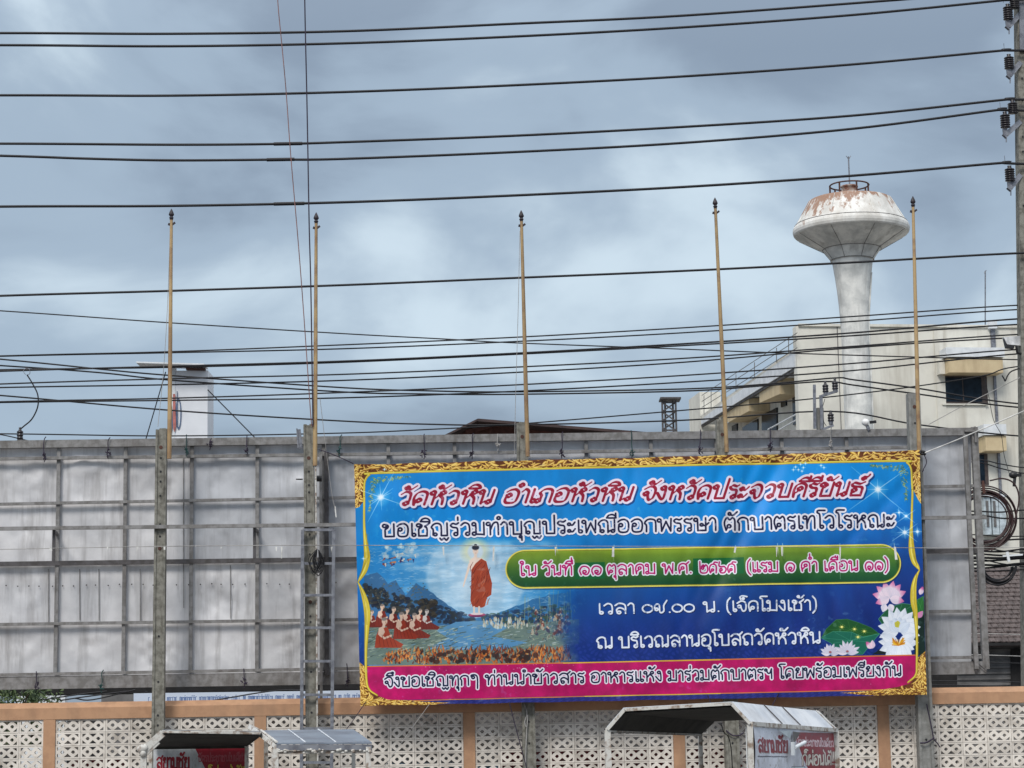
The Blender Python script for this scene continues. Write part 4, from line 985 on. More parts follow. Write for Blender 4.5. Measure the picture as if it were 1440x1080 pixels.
# steel bracket on the second post, and stub arms
t2 = [o for o in SC.objects if o.name.startswith('concrete_post')][1]
MB().bar(pb(420.5, 604, .05), pb(423.5, 631, .05), .05, .05).bar(pb(417.5, 603, .05), pb(419.5, 630, .05), .02, .09).build('bracket', M['galv'], t2)
MB().tube([pb(417, 674, -.02), pb(425, 674, .1)], .012).build('pin', M['steel_dark'], t2)
MB().lathe(pb(449, 673, .22), [(.05, -.04), (.05, .04)], 10, E1).build('junction', M['black'], t2)
M_c = M['white_frame']
tag(MB().tube([pb(444, 655, -.02), pb(445, 800, -.03), pb(446, 1000, -.03), pb(447, 1075, -.03)], .014).build('conduit', M_c), 'thin pale conduit running down beside the second concrete post', 'conduit')

# ---------------------------------------------------------------- flag poles
fl = [((241, 309), (238, 645)), ((444.6, 314), (443, 655)), ((733.3, 311), (742, 642)), ((1006, 293), (1022, 636)), ((1284, 291), (1292.5, 640))]
fll = ['leftmost thin yellow flagpole, beside the mossy left post', 'thin yellow flagpole beside the post with the ladder', 'thin yellow flagpole rising above the banner centre', 'thin yellow flagpole left of the water tower', 'thin yellow flagpole crossing the water tower right rim']
for i, (a, b) in enumerate(fl):
    off = -.02 if i in (0, 1) else .02
    A = pb(a[0], a[1], off); Bq = pb(b[0], b[1], off)
    t = thing('flagpole', fll[i], 'flagpole', Bq, 'yellow flagpoles on the billboard posts')
    mid = A.lerp(Bq, .25); C1_ = A.lerp(Bq, .35)
    MB().tube([Bq, Bq.lerp(A, .5), C1_, A], [.036, .032, .029, .024], 8).build('pole', M['pole_yellow'], t)
    d = (A-Bq).normalized()
    MB().lathe(A, [(.028, 0), (.028, .02), (.036, .025), (.036, .035), (.024, .045), (.028, .06), (.042, .075), (.043, .088), (.030, .125), (.014, .16), (.003, .18)], 10, d).build('finial', M['finial'], t)
    q = A-d*.07
    MB().bar(q-E1*.05, q+E1*.02-EZ*.02, .035, .03).bar(q-EZ*.02, q+E1*.06+EZ*.025, .03, .025).build('cleat', M['finial'], t)

# ---------------------------------------------------------------- the billboard (seen from its back)
bbroot = thing('billboard', 'long grey metal billboard seen from its back, sheets on a steel grid', 'billboard', Vector((0, YP+.3, 0)))
XR = 1375.; XL = -90.; BO = .48        # the sheet and its grid stand behind the wall, the posts in front of it
def hy(y0, y1, x): return y0+(y1-y0)*x/XR
def hbeam(name, y0, y1, h, off, th, m, xa=XL, xb=XR):
    if off > .2: off += BO
    A = pb(xa, hy(y0, y1, xa)+h/2, off); B_ = pb(xb, hy(y0, y1, xb)+h/2, off)
    return MB().bar(A, B_, h/PX, th).build(name, m, bbroot)
hbeam('top_beam', 620, 601.5, 11, .36, .10, M['steel'], xb=1371)
hbeam('rail', 643, 626, 4.3, .34, .06, M['steel'], xb=1290)
hbeam('rail', 707, 681, 4, .36, .05, M['steel'], xb=1372)
hbeam('front_rail', 741, 725, 5, -.035, .06, M['steel'], xb=1387)
hbeam('rail', 790, 771, 6.5, .37, .05, M['steel_dark'], xb=1376)
hbeam('rail', 876, 857, 4.2, .36, .05, M['steel'], xb=1378)
hbeam('rail', 947, 922, 4.2, .33, .06, M['steel'], xb=1380)
hbeam('bottom_beam', 952, 930, 18, .37, .10, M['steel'], xb=1386)
def vbeam(name, xt, yt, yb_, w, off, th, m, lean=0):
    if off > .2: off += BO
    A = pb(xt, yt, off); B_ = Vector((A.x, A.y, zof(xt, yb_, YP+off)))
    return MB().bar(A, B_, w/PX, th).build(name, m, bbroot)
cols = [-101, -9, 83, 177, 270, 362, 455, 546, 639, 731, 824, 915, 1007, 1099, 1190, 1281]
for x in cols:
    t0 = hy(631, 613, x); b0 = hy(951, 929, x)
    vbeam('upright', x, t0, b0, 5.2, .395, .05, M['steel'])
for x in (76, 358, 545, 640, 915):
    vbeam('strut', x, hy(746, 730, x), hy(790, 771, x), 4, .1, .05, M['steel_dark'])
    MB().bar(pb(x, hy(748, 732, x), -.0), pb(x+4, hy(752, 735, x), .36+BO), .04, .04, EZ).build('tie_arm', M['steel_dark'], bbroot)
vbeam('channel', 451, 636, 1005, 4, .24, .05, M['steel'])
vbeam('channel', 459, 636, 950, 6, .28, .05, M['steel_dark'])
# right-hand end
vbeam('end_beam', 1369.5, 601, 941, 9.5, .37, .10, M['steel'])
vbeam('end_upright', 1357, 611, 941, 6, .28, .07, M['steel'])
MB().bar(pb(1356, 606, .28+BO), pb(1377, 606, .28+BO), .03, .05, EN).bar(pb(1371, 600, .28+BO), pb(1372, 622, .28+BO), .03, .04).build('end_bracket', M['steel'], bbroot)
MB().bar(pb(1366, 925, .27+BO), pb(1388, 944, .27+BO), .014, .02).bar(pb(1371, 930, .27+BO), pb(1372, 945, .27+BO), .03, .03).build('end_bracket', M['steel_dark'], bbroot)
# sheets: each bay has an upper, a middle and a lower sheet, buckled by hand and weather
xs = [-101]+cols[1:]+[1366]
ylev = [(628, 610), (708.5, 683), (792, 773), (878, 859), (956, 936)]
from mathutils import noise as mn
for i in range(len(xs)-1):
    for j in range(4):
        xa, xb = xs[i], xs[i+1]
        ya = lambda x: hy(*ylev[j], x); yb_ = lambda x: hy(*ylev[j+1], x)
        seed = Vector((i*7.3, j*3.1, 0)); Rr = random.Random(i*10+j)
        buck = Rr.choice([.015, .025, .045]) if j != 0 else Rr.choice([.02, .03, .05])
        P00 = pb(xa, ya(xa), .455+BO); P10 = pb(xb, ya(xb), .455+BO); P01 = pb(xa, yb_(xa), .455+BO); P11 = pb(xb, yb_(xb), .455+BO)
        def fn(u, v):
            q = P00.lerp(P10, u).lerp(P01.lerp(P11, u), v)
            e = math.sin(PI*u)*math.sin(PI*v)
            a = mn.noise(seed+Vector((u*2.2+v*.9, v*1.6, 0)))*buck*1.3+mn.noise(seed+Vector((u*5+v*5, v*3-u*2, 4)))*buck*.7+abs(mn.noise(seed+Vector((u*3-v*3.5, v*1.2, 8))))*buck*.8
            rib = .006*abs(math.sin(u*PI*(6 if j == 2 else 3)))
            return q+EN*((a*e)+rib*(1 if j >= 2 else .3)+.004*((i+j) % 2))
        mb = MB().grid(fn, 20, 16)
        mb.build('metal_sheet', M['sheet'] if (xa < 180 or xa > 1400 or (j >= 2 and xa < 700)) else M['sheet2'], bbroot)
# lighter lap strips and screws
for (x, y0, y1) in ((258, 640, 855), (68, 800, 875), (112, 800, 872), (139, 800, 873), (324, 795, 870), (197, 800, 873)):
    MB().bar(pb(x, y0, .436+BO), pb(x+.4, y1, .436+BO), .013, .006).build('lap_joint', M['steel'], bbroot)
mb = MB()
for x in range(-40, 480, 16):
    mb.lathe(pb(x+R.uniform(-2, 2), 824+R.uniform(-1, 1)-x*.008, .43+BO), [(.012, 0), (.008, .012)], 6, -EN)
mb.build('screws', M['black'], bbroot, 'stuff')
# rope and wire ties hanging on the beams
ties = [(62, 616, 650, 'cord_dark'), (152, 617, 645, 'cord_dark'), (262, 613, 642, 'cord_green'), (295, 618, 633, 'cord_dark'), (347, 614, 640, 'cord_dark'), (478, 613, 643, 'cord_green'), (596, 612, 646, 'cord_dark'), (664, 611, 646, 'cord_dark'), (700, 612, 634, 'cord_grey'), (790, 609, 645, 'cord_dark'), (888, 607, 644, 'cord_green'), (985, 606, 640, 'cord_dark'), (1083, 604, 636, 'cord_dark'), (1168, 603, 633, 'cord_grey'), (51, 946, 971, 'cord_dark'), (143, 944, 974, 'cord_green'), (343, 942, 967, 'cord_dark'), (488, 935, 966, 'cord_dark')]
for (x, y0, y1, m) in ties:
    Rr = random.Random(int(x)); mb = MB()
    pts = spl([(x+Rr.uniform(-1, 3), y0-2), (x, y0+3), (x+Rr.uniform(-1, 1), (y0+y1)/2), (x+Rr.uniform(-2, 2), y1-6), (x, y1)], 4)
    mb.tube([pb(p[0], p[1], .27+BO) for p in pts], .008, 5)
    for k in range(7):
        cx, cy = x+Rr.uniform(-2.5, 2.5), y1-9+Rr.uniform(-4, 5)
        mb.tube([pb(cx+Rr.uniform(-3, 3), cy+Rr.uniform(-3, 3), .25+BO), pb(cx, cy, .23+BO), pb(cx+Rr.uniform(-3, 3), cy+Rr.uniform(-3, 3), .26+BO)], .009, 4)
    mb.build('rope_tie', M[m], bbroot)

# cord strung along the whole board with tatters of old bunting
ck = spl([(-60, 773.5), (0, 772.5), (180, 769), (360, 767), (520, 767), (800, 768), (1100, 769), (1300, 770.5), (1440, 770), (1500, 769)], 10)
t = thing('bunting_cord', 'thin pale cord strung level across board and banner with tattered white scraps', 'cord', pb(720, 770, -.35))
MB().tube([pb(p[0], p[1], -.35) for p in ck], .0055, 4).build('cord', M['cord_grey'], t)
Rr = random.Random(77)
for x, l in ((70, 5), (150, 4), (192, 6), (230, 4), (310, 3), (387, 6), (395, 16), (465, 8), (622, 12), (693, 20), (780, 12), (861, 14), (1033, 8), (1091, 14), (1098, 13), (1180, 26), (1257, 18)):
    q = pb(x, 769, -.355); dz = l/PX
    MB().slab([q, q+E1*.03, q+E1*Rr.uniform(0, .05)-EZ*dz, q+E1*Rr.uniform(-.02, .02)-EZ*dz], -EN*.003).build('scrap', M['white_rope'], t)

# ---------------------------------------------------------------- ladder
t = thing('ladder', 'grey steel ladder fixed in front of the second concrete post', 'ladder', Vector((pb(446, 900, -.1).x, YP-.1, 0)))
la = pb(425.5, 745, -.12); lb = pb(424, 1060, -.12); ra = pb(469.5, 745, -.12); rb_ = pb(466.5, 1060, -.12)
def down(a, b): return a+(b-a)*(a.z/(a.z-b.z))
MB().bar(down(la, lb), la, .05, .05).build('stile', M['galv'], t); MB().bar(down(ra, rb_), ra, .05, .05).build('stile', M['galv'], t)
for y in (745, 793, 838, 884, 931, 978, 1025, 1072):
    s_ = (y-745)/315; MB().bar(la.lerp(lb, s_)+EN*.01, ra.lerp(rb_, s_)+EN*.01, .04, .035).build('rung', M['galv'], t)
Rr = random.Random(5); mb = MB()
for k in range(14):
    x0 = 446+Rr.uniform(-5, 5); rr = Rr.uniform(5, 14)
    mb.tube([pb(p[0], p[1], -.17+Rr.uniform(-.02, .02)) for p in spl([(446, 772), (x0-rr*.6, 785+Rr.uniform(0, 8)), (x0, 797+Rr.uniform(0, 14)), (x0+rr*.6, 786+Rr.uniform(0, 8)), (448, 773)], 5)], .006, 4)
tag(mb.build('wire_tangle', M['cable']), 'tangle of thin black wires hung on the ladder', 'wire')

# ---------------------------------------------------------------- banner
OFFB = -.22
TLc, TRc, BRc, BLc = [pb(x, y, OFFB) for x, y in ((498, 653), (1293, 633), (1303, 977), (507, 993))]
def bfn(u, v):
    q = TLc.lerp(TRc, u).lerp(BLc.lerp(BRc, u), v)
    x = u*10; y = v*4.3
    a = .045*mn.noise(Vector((x*.7+y*.6, y*.5, 3)))+.016*mn.noise(Vector((x*2.3-y*1.6, y*1.1, 9)))
    for (cx, cy, an, amp, wd) in ((7.0, 1.0, 2.07, .075, .15), (6.6, 1.1, 2.02, .045, .09), (6.4, .4, 2.0, .02, .08), (4.6, 0, 1.9, .035, .16), (4.9, .2, 1.75, .024, .12), (7.0, 3.2, 1.35, .020, .1), (2.2, 3.9, 1.8, .022, .12), (9.3, 1.0, 2.4, .022, .1), (.7, 3.0, .9, .022, .12), (8.4, 3.5, 1.5, .022, .1), (3.2, .5, 1.2, .02, .12), (5.6, 3.7, 1.62, .022, .09)):
        dd = (x-cx)*math.sin(an)-(y-cy)*math.cos(an); ll = (x-cx)*math.cos(an)+(y-cy)*math.sin(an)
        a += amp*math.exp(-(dd/wd)**2)*math.exp(-(ll/1.9)**2)
    # pulled towards its ties along the edges
    edge = .012*math.sin(u*PI*9)**2
    q = q+EN*(a-.01)
    if v < .02: q = q-EZ*edge*.9
    if v > .98: q = q+EZ*edge*.7
    return q
NU, NV = 200, 86
bt = thing('temple_banner', 'big blue printed temple banner with gilded border and Thai lettering tied to the posts', 'banner', bfn(.5, 1))
mb = MB().grid(bfn, NU, NV)
bo = mb.build('printed_sheet', mat_image('banner_print', to_image(banner_print(), 'banner_print'), .42), bt); set_uv(bo, NU, NV)
# cords that tie the banner down
def cord(pts, off, r, m, name, label, cat='cord', n=5, group=None):
    P = [at(p[0], p[1], YP+off, KB) for p in spl(pts, 6)]
    return tag(MB().tube(P, r, n).build(name, m), label, cat, group)
cord([(497, 652), (482, 645), (463, 637), (448, 632)], -.1, .008, M['cord_dark'], 'tie_cord', 'dark cord from the banner upper left corner to the second post')
cord([(515, 986), (500, 1008), (484, 1030)], -.24, .006, M['cord_dark'], 'tie_cord', 'dark cord pulling down from the banner lower left corner')
cord([(604, 990), (575, 1030), (545, 1072), (536, 1085)], -.24, .0045, M['cord_grey'], 'tie_cord', 'pale double cord slanting down left from the banner foot')
cord([(716, 987), (727, 1030), (741, 1082)], -.24, .008, M['cord_dark'], 'tie_cord', 'dark cord hanging from the banner foot beside the third post')
cord([(995, 977), (999, 988)], -.24, .008, M['cord_dark'], 'tie_cord', 'short dark cord below the banner left of the silver roofed cart ridge')
cord([(1095, 975), (1086, 992)], -.24, .008, M['cord_dark'], 'tie_cord', 'short dark cord below the banner above the silver roofed cart')
cord([(737, 990), (741, 1003), (738, 1015), (741, 1023), (742, 1005), (740, 1040), (739, 1075)], -.03, .010, M['cord_grey'], 'tie_cord', 'knotted pale cord hanging down the front of the third post')
cord([(1303, 990), (1309, 1018), (1313, 1038), (1318, 1045), (1322, 1051)], -.03, .010, M['cord_dark'], 'tie_cord', 'dark cord down the right end post with its tail hanging free')
cord([(1294, 1045), (1303, 1044), (1313, 1038)], -.05, .013, M['cord_dark'], 'tie_cord', 'dark cord tied round the foot of the right end post')
cord([(1021, 1027), (1030, 1034), (1040, 1034), (1046, 1030)], -.03, .011, M['cord_dark'], 'tie_cord', 'dark cord knotted round the post behind the silver roofed cart')

# knot, white rope and slack lines at the right end
t = thing('rope_knot', 'black knot at the banner upper right corner by the post', 'knot', pb(1297, 637, -.12))
mb = MB(); Rr = random.Random(2)
for k in range(9):
    c = Vector((Rr.uniform(-.04, .04), Rr.uniform(-.03, .03), Rr.uniform(-.03, .03))); q = pb(1297, 636, -.12)+c
    mb.ball(q, .03, .03, .025, 6)
mb.build('knot', M['black'], t)
MB().tube([pb(p[0], p[1], -.1) for p in spl([(1300, 640), (1303, 650), (1299, 659), (1297, 664), (1299, 661)], 5)], .007, 5).build('tail', M['cord_dark'], t)
cord([(1300, 637), (1340, 621), (1380, 604), (1440, 578), (1500, 552)], -.12, .010, M['white_rope'], 'white_rope', 'taut white rope running up right from the banner corner', 'rope')
cord([(1306, 597), (1350, 573), (1390, 553), (1434, 531)], .2, .006, M['cord_grey'], 'guy_line', 'thin grey line slanting up right from the right end post', 'cord')
# slack halyards
cord([(239, 330), (236, 420), (230, 520), (222, 600)], .0, .0045, M['cord_grey'], 'halyard', 'thin slack halyard beside the leftmost flagpole', 'cord')
cord([(731, 325), (728.5, 440), (725, 560), (723.5, 640)], .0, .0045, M['cord_grey'], 'halyard', 'thin slack halyard beside the flagpole above the banner centre', 'cord')
cord([(450, 560), (457, 620), (466, 690), (471, 715)], .1, .0045, M['cord_grey'], 'halyard', 'thin pale line with a white tail right of the second post', 'cord')
tag(MB().slab([pb(470, 712, .1), pb(472, 712, .1), pb(473.5, 727, .1), pb(472, 728, .1)], EN*.004).build('plastic_scrap', M['white_rope']), 'small white plastic scrap hanging right of the second post', 'scrap')
cord([(389, -60), (390.5, 0), (396, 60), (402, 125), (407, 195), (411, 245), (418, 325), (424, 400), (430.5, 490), (437, 585), (439, 600)], -.05, .008, M['cord_red'], 'long_string', 'faded reddish cord slanting down the sky to the second post', 'cord')
cord([(428, -60), (428.5, 0), (429.8, 65), (431.3, 130), (433, 220), (434.8, 320), (437, 402), (439, 530), (440, 600)], -.08, .011, M['cord_dark'], 'long_string', 'dark cord hanging nearly straight down the sky to the second flagpole', 'cord')

# ---------------------------------------------------------------- utility pole and its insulators at the right edge
YU = 42.0
PU = FPX/YU
def pu(px, py, off=0): return at(px, py, YU+off, KB)
T_ = pu(1436.5, -60); B_ = pu(1447, 800); G = down(T_, B_)
up_ = thing('utility_pole', 'weathered concrete utility pole cut by the right edge of view', 'utility pole', G)
MB().bar(G, T_, .29, .29, EN, .27, .27).build('shaft', M['concrete'], up_)
MB().bar(pu(1438, -60, -.16), pu(1440, 73, -.16), .17, .03).build('steel_plate', M['galv'], up_)
for y in (35, 62, 110, 140, 192, 213, 289, 400, 520): MB().lathe(pu(1436+(y)*.012, y, -.15), [(.02, 0), (.02, .006)], 8, -EN).build('dark_hole_disc', M['black'], up_)  # black discs painted as the dark of holes, nothing is cut
def insulator(mb, c, r, h, ribs=5, core=.62):
    prof = [(r*.5, 0)]
    for k in range(ribs):
        a = h*(k+.1)/ribs; b_ = h*(k+.62)/ribs
        prof += [(r*core, a), (r, a+.006), (r*.95, b_), (r*core, b_+.005)]
    prof += [(r*.5, h), (r*.35, h+.03), (r*.45, h+.05), (0.01, h+.06)]
    mb.lathe(c, prof, 12)
inss = [((1418, 28), 24), ((1427, 12), 22), ((1419.5, 97), 22), ((1424.5, 160), 20), ((1414, 180), 24), ((1420.5, 255), 23)]
for (x, y), h in inss:
    mb = MB(); insulator(mb, pu(x, y, -.25), .10, h/PU-.05, 6); o = mb.build('insulator', M['insul'], up_)
for (x, y) in ((1418, 28), (1419.5, 97), (1414, 180), (1420.5, 255)):
    MB().bar(pu(x-2, y+12, -.25), pu(1436, y-10, -.1), .10, .06).build('bracket_arm', M['galv'], up_)
    MB().bar(pu(x-1, y+1, -.25), pu(x, y+11, -.25), .09, .05).tube([pu(x+1, y+10, -.25), pu(x+1, y+20, -.25)], .012).build('bracket_foot', M['galv'], up_)
    MB().tube([pu(x-7, y-24, -.25), pu(x-8, y-36, -.25)], .005, 4).build('tie_wire_end', M['galv'], up_)

# ---------------------------------------------------------------- overhead cables
cabs = [
 ('topmost black cable, leaving the picture at its upper right', [(0,46.5),(240,47.5),(480,44),(720,33.5),(960,22),(1260,0),(1440,-14)], .030, 0),
 ('black cable just under the topmost one, ending on the pole top insulator', [(0,63.5),(240,65),(480,61),(720,51.5),(960,38.5),(1200,21),(1400,1.5),(1418,0)], .030, 0),
 ('single black cable with wide gaps above and below, third from the top', [(0,134),(240,134.5),(480,129.5),(720,120),(960,107.5),(1200,90.5),(1410,71),(1424,71)], .030, 0),
 ('black cable, upper one of the pair crossing the bright cloud', [(0,202),(240,203.5),(385,202.5),(480,200),(720,191),(960,178.5),(1200,162.5),(1415,140),(1428,140)], .030, 0),
 ('black cable, lower one of the pair crossing the bright cloud', [(0,219),(120,223),(240,225.5),(385,224.5),(480,223.5),(720,214),(960,201),(1200,181),(1405,154.5),(1418,155)], .030, 0),
 ('black cable passing just above the flagpole tips', [(0,290.5),(240,289.5),(480,284.5),(720,275),(960,263),(1200,247),(1410,229),(1425,230)], .031, 0),
 ('lone black cable crossing the flagpoles midway up and the water tower neck', [(0,416),(240,409),(480,401),(720,391),(960,381),(1200,369),(1446,355.5)], .027, 0),
 ('thin cable falling from middle left, crossing the other wires', [(0,437),(240,454),(480,469),(630,477),(720,482),(960,491),(1060,495),(1250,501),(1446,506)], .015, .35),
 ('upper cable of the first bundle above the white sign', [(0,500.5),(240,494.5),(480,485),(720,474.5),(960,461),(1200,445),(1446,428.5)], .017, .1),
 ('lower cable of the first bundle above the white sign', [(0,501),(240,496),(480,490.5),(720,480.5),(960,468),(1200,452),(1446,434.5)], .017, .16),
 ('upper cable of the thick bundle over the white sign roof', [(0,522),(240,515),(480,508),(720,497),(960,483.5),(1200,468),(1446,447.5)], .021, .12),
 ('lower cable of the thick bundle over the white sign roof', [(0,520),(240,516.5),(480,509.5),(720,498.5),(960,486),(1200,472),(1446,455.5)], .019, .2),
 ('cable crossing the white sign face, upper of two', [(0,540),(240,532.5),(480,526.5),(720,516.5),(960,504),(1200,487),(1446,469.5)], .018, .1),
 ('cable crossing the white sign face, lower of two', [(0,545),(240,541),(480,535),(720,524),(960,509.5),(1200,489),(1446,474)], .018, .2),
 ('cable crossing the small logo on the white sign, upper of two', [(0,565),(240,560),(480,552),(720,541.5),(960,528),(1200,511),(1446,490.5)], .018, .1),
 ('cable crossing the small logo on the white sign, lower of two', [(0,566),(240,563),(480,559.5),(720,550.5),(960,537.5),(1200,521),(1446,496.5)], .018, .2),
 ('sagging cable ending over the right insulator of the steel bracket', [(0,505),(140,519),(240,528),(480,545),(600,549.5),(720,551),(960,547),(1080,540),(1174,531.5),(1200,534),(1290,546),(1446,569)], .019, .5),
 ('sagging cable ending over the left insulator of the steel bracket', [(0,514),(140,524),(240,534.5),(480,551),(600,554),(720,554.5),(960,550),(1080,542),(1161,536.5),(1200,541.5),(1290,554),(1446,574)], .019, .6),
 ('lowest sagging cable, over the lower insulator of the steel bracket', [(0,556),(240,577),(480,592),(600,596.5),(720,597.5),(960,591),(1168,578.5),(1290,597),(1446,614)], .019, .5),
 ('bottom cable just above the board edge, rising to the right', [(0,610),(240,613),(480,609),(600,604),(720,597),(960,577),(1120,563),(1260,547),(1380,529),(1446,514)], .016, .9),
 ('short cable entering low at left and sinking behind the board', [(-60,603),(0,611),(45,621),(80,628)], .014, .4),
]
for lab, pts, r, off in cabs:
    if len(pts) > 4:
        (x0, y0), (x1, y1) = pts[0], pts[1]; sl_ = (y1-y0)/(x1-x0)
        (xa_, ya_), (xb_, yb_e) = pts[-2], pts[-1]; sr_ = max(-.12, min(.12, (yb_e-ya_)/(xb_-xa_)))
        pts = pts+[(xb_+260, yb_e+260*sr_*.4), (xb_+900, yb_e+900*sr_*.2)]
        pts = [(-900, y0-900*(-.0)+(-900)*(sl_-.02)), (-400, y0-400*(sl_-.008))]+pts
    P = [pu(p[0], p[1], -.25 if off == 0 else off) for p in spl(pts, 8)]
    tag(MB().tube(P, r*.86, 6).build('power_cable', M['cable']), lab, 'cable', 'overhead cables above the street')
# sleeves on three of the high cables
for i, (a, b, yy) in enumerate((((385, 202.5), (425, 201.8), 0), ((375, 224.7), (414, 224), 0), ((385, 286.9), (428, 286), 0))):
    tag(MB().tube([pu(*a, -.25), pu(*b, -.25)], .036, 8).build('cable_splice', M['cable']), ['black splice sleeve on the upper cable of the bright cloud pair', 'black splice sleeve on the lower cable of the bright cloud pair', 'black splice sleeve on the cable above the flagpole tips'][i], 'splice')
# jumper and insulator at left
t = thing('line_insulator', 'black insulator with curved jumper cable rising at the left end of the board', 'insulator', pu(28, 618))
mb = MB(); insulator(mb, pu(28, 618), .062, 13/PU, 3, .85); mb.build('insulator', M['insul'], t)
MB().tube([pu(p[0], p[1]) for p in spl([(28, 604), (34, 599), (45, 589), (53, 572), (53, 555), (46, 540), (38, 527)], 6)], .014, 6).build('jumper', M['cable'], t)
MB().tube([pu(p[0], p[1]) for p in spl([(36, 527), (33, 522), (36, 518), (41, 519), (42, 525), (38, 528)], 5)], .006, 5).build('hook', M['galv'], t)
MB().bar(pu(28, 618), pu(28, 680), .09, .09).build('bracket', M['steel_dark'], t)
# steel bracket pole behind the board, right of centre
G = pu(1153, 600); G.z = 0
t = thing('utility_pole', 'steel bracket pole with three black insulators in front of the cream building', 'utility pole', G, None)
MB().bar(Vector((pu(1153, 600).x, pu(1153, 600).y, 0)), pu(1152.5, 574), .13, .13).build('shaft', M['concrete_clean'], t)
MB().bar(pu(1145.2, 541, -.1), pu(1145.8, 603, -.1), .05, .05).build('channel', M['galv'], t)
MB().bar(pu(1154.5, 557, -.1), pu(1155.5, 604, -.1), .055, .06).build('channel', M['galv'], t)
MB().bar(pu(1152.5, 558, -.1), pu(1178, 549.5, -.1), .05, .06).build('arm', M['galv'], t)
MB().bar(pu(1155, 604.5, -.1), pu(1172, 598, -.1), .045, .06).build('arm', M['galv'], t)
for (x, y) in ((1161, 554), (1174.5, 550), (1168.5, 595)):
    MB().lathe(pu(x, y, -.1), [(.04, -.03), (.045, 0), (.045, .03)], 10).build('cap', M['galv'], t)
    mb = MB(); insulator(mb, pu(x, y-2, -.1), .062, 12/PU, 3, .85); mb.build('insulator', M['insul'], t)
MB().tube([pu(p[0], p[1], -.12) for p in spl([(1160, 561), (1157, 572), (1156, 582), (1158, 592), (1162, 599)], 5)], .006, 4).build('earth_wire', M['cable'], t)

# floodlights
t = thing('floodlight', 'small white floodlight with black arm standing on the board top edge', 'floodlight', pb(1220, 604, .3+BO))
mb = MB().lathe(pb(1217, 594, .3+BO), [(.03, -.05), (.055, -.045), (.06, 0), (.05, .04), (.02, .06)], 12, (EZ*.5-E1)); mb.build('lamp_head', M['lamp_white'], t)
MB().bar(pb(1223, 594, .3+BO), pb(1232, 593, .3+BO), .045, .04).build('arm', M['black'], t)
MB().bar(pb(1219, 598, .3+BO), pb(1222, 605, .3+BO), .05, .04).build('stand', M['galv'], t)
t = thing('floodlight', 'wide white floodlight with dark underside mounted on the utility pole', 'floodlight', pu(1424, 480))
c = pu(1423, 478, -.2)
MB().slab([pu(1411.5, 474, -.3), pu(1436, 472, -.1), pu(1436, 486, -.1), pu(1416, 484, -.3)], EN*.12).build('hood', M['lamp_white'], t)
MB().slab([pu(1412, 476, -.31), pu(1416.5, 484.5, -.32), pu(1427, 486, -.32), pu(1426, 490, -.32), pu(1415, 489, -.32)], EN*.1).build('lamp_rim', M['black'], t)
MB().tube([pu(1429, 486, -.2), pu(1430.5, 496, -.2), pu(1437, 498, -.1)], .025).build('arm', M['black'], t)
# small fittings near the pole
tag(MB().tube([pu(p[0], p[1]) for p in spl([(1409, 528), (1412, 533), (1413.5, 536), (1416, 530), (1420, 524), (1425, 521), (1434, 518)], 4)], .014, 5).build('cable_clamp', M['cable']), 'small forked black clamp hanging left of the utility pole', 'clamp')
tag(MB().tube([pu(p[0], p[1], .3) for p in spl([(1384, 530), (1390, 555), (1397, 590), (1408, 612), (1412, 640), (1420, 668)], 5)], .006, 4).build('service_wire', M['cable']), 'thin wire drooping down the cream wall left of the pole', 'wire')

# cable coils and clutter right of the board
YK = 41.2
def pk(px, py, off=0): return at(px, py, YK+off, KB)
mb = MB(); Rr = random.Random(9); m_ = YK/FPX
for k in range(11):
    cx, cy = 1384+Rr.uniform(-2, 2), 729+Rr.uniform(-2, 2); r = (46-k*1.35)
    mb.tube([pk(cx+r*math.cos(a), cy+r*.98*math.sin(a), Rr.uniform(-.03, .03)*0+k % 3*.03) for a in np.linspace(0, 2*PI, 49)], .013, 6, cap=False)
t = thing('cable_coil', 'large brown coil of cable hanging right of the board', 'cable coil', pk(1384, 776))
mb.build('coil', M['cable_brown'], t)
MB().bar(pk(1382, 676, -.05), pk(1384, 694, -.05), .05, .03).build('hanger', M['rust'], t)
MB().tube([pk(p[0], p[1], -.08) for p in spl([(1392, 676), (1410, 673), (1426, 680), (1433, 700), (1428, 728), (1420, 748), (1408, 764), (1394, 774)], 6)], .016, 6).build('loose_turn', M['cable_brown'], t)
mb = MB().ball(pk(1425, 668), .09, .07, .07, 8).bar(pk(1420, 668), pk(1436, 668), .06, .06, EZ).tube([pk(1427, 672), pk(1426, 684)], .03)
tag(mb.build('cable_clamp', M['black']), 'black splice box on the wire above the brown coil', 'splice')
mb = MB()
for k in range(8):
    cx, cy = 1402+Rr.uniform(-2, 2), 797+Rr.uniform(-3, 3); r = 27-k*1.1
    mb.tube([pk(cx+r*math.cos(a), cy+r*.95*math.sin(a), .1+k % 3*.03) for a in np.linspace(0, PI, 30)], .013, 6)
tag(mb.build('cable_coil', M['cable']), 'smaller black cable loop sagging over the tiled roof', 'cable coil')
low = [(664, 668, .012), (668, 676, .012), (719, 717, .016), (724, 729, .016), (752, 754, .012), (760, 758, .018), (775, 772, .02), (779, 781, .02), (784, 783, .026), (789, 785, .02), (794, 792, .024), (799, 793, .02), (803, 801, .014), (786, 797, .014), (768, 777, .014)]
ordn = ['first', 'second', 'third', 'fourth', 'fifth', 'sixth', 'seventh', 'eighth', 'ninth', 'tenth', 'eleventh', 'twelfth', 'thirteenth', 'fourteenth', 'fifteenth']
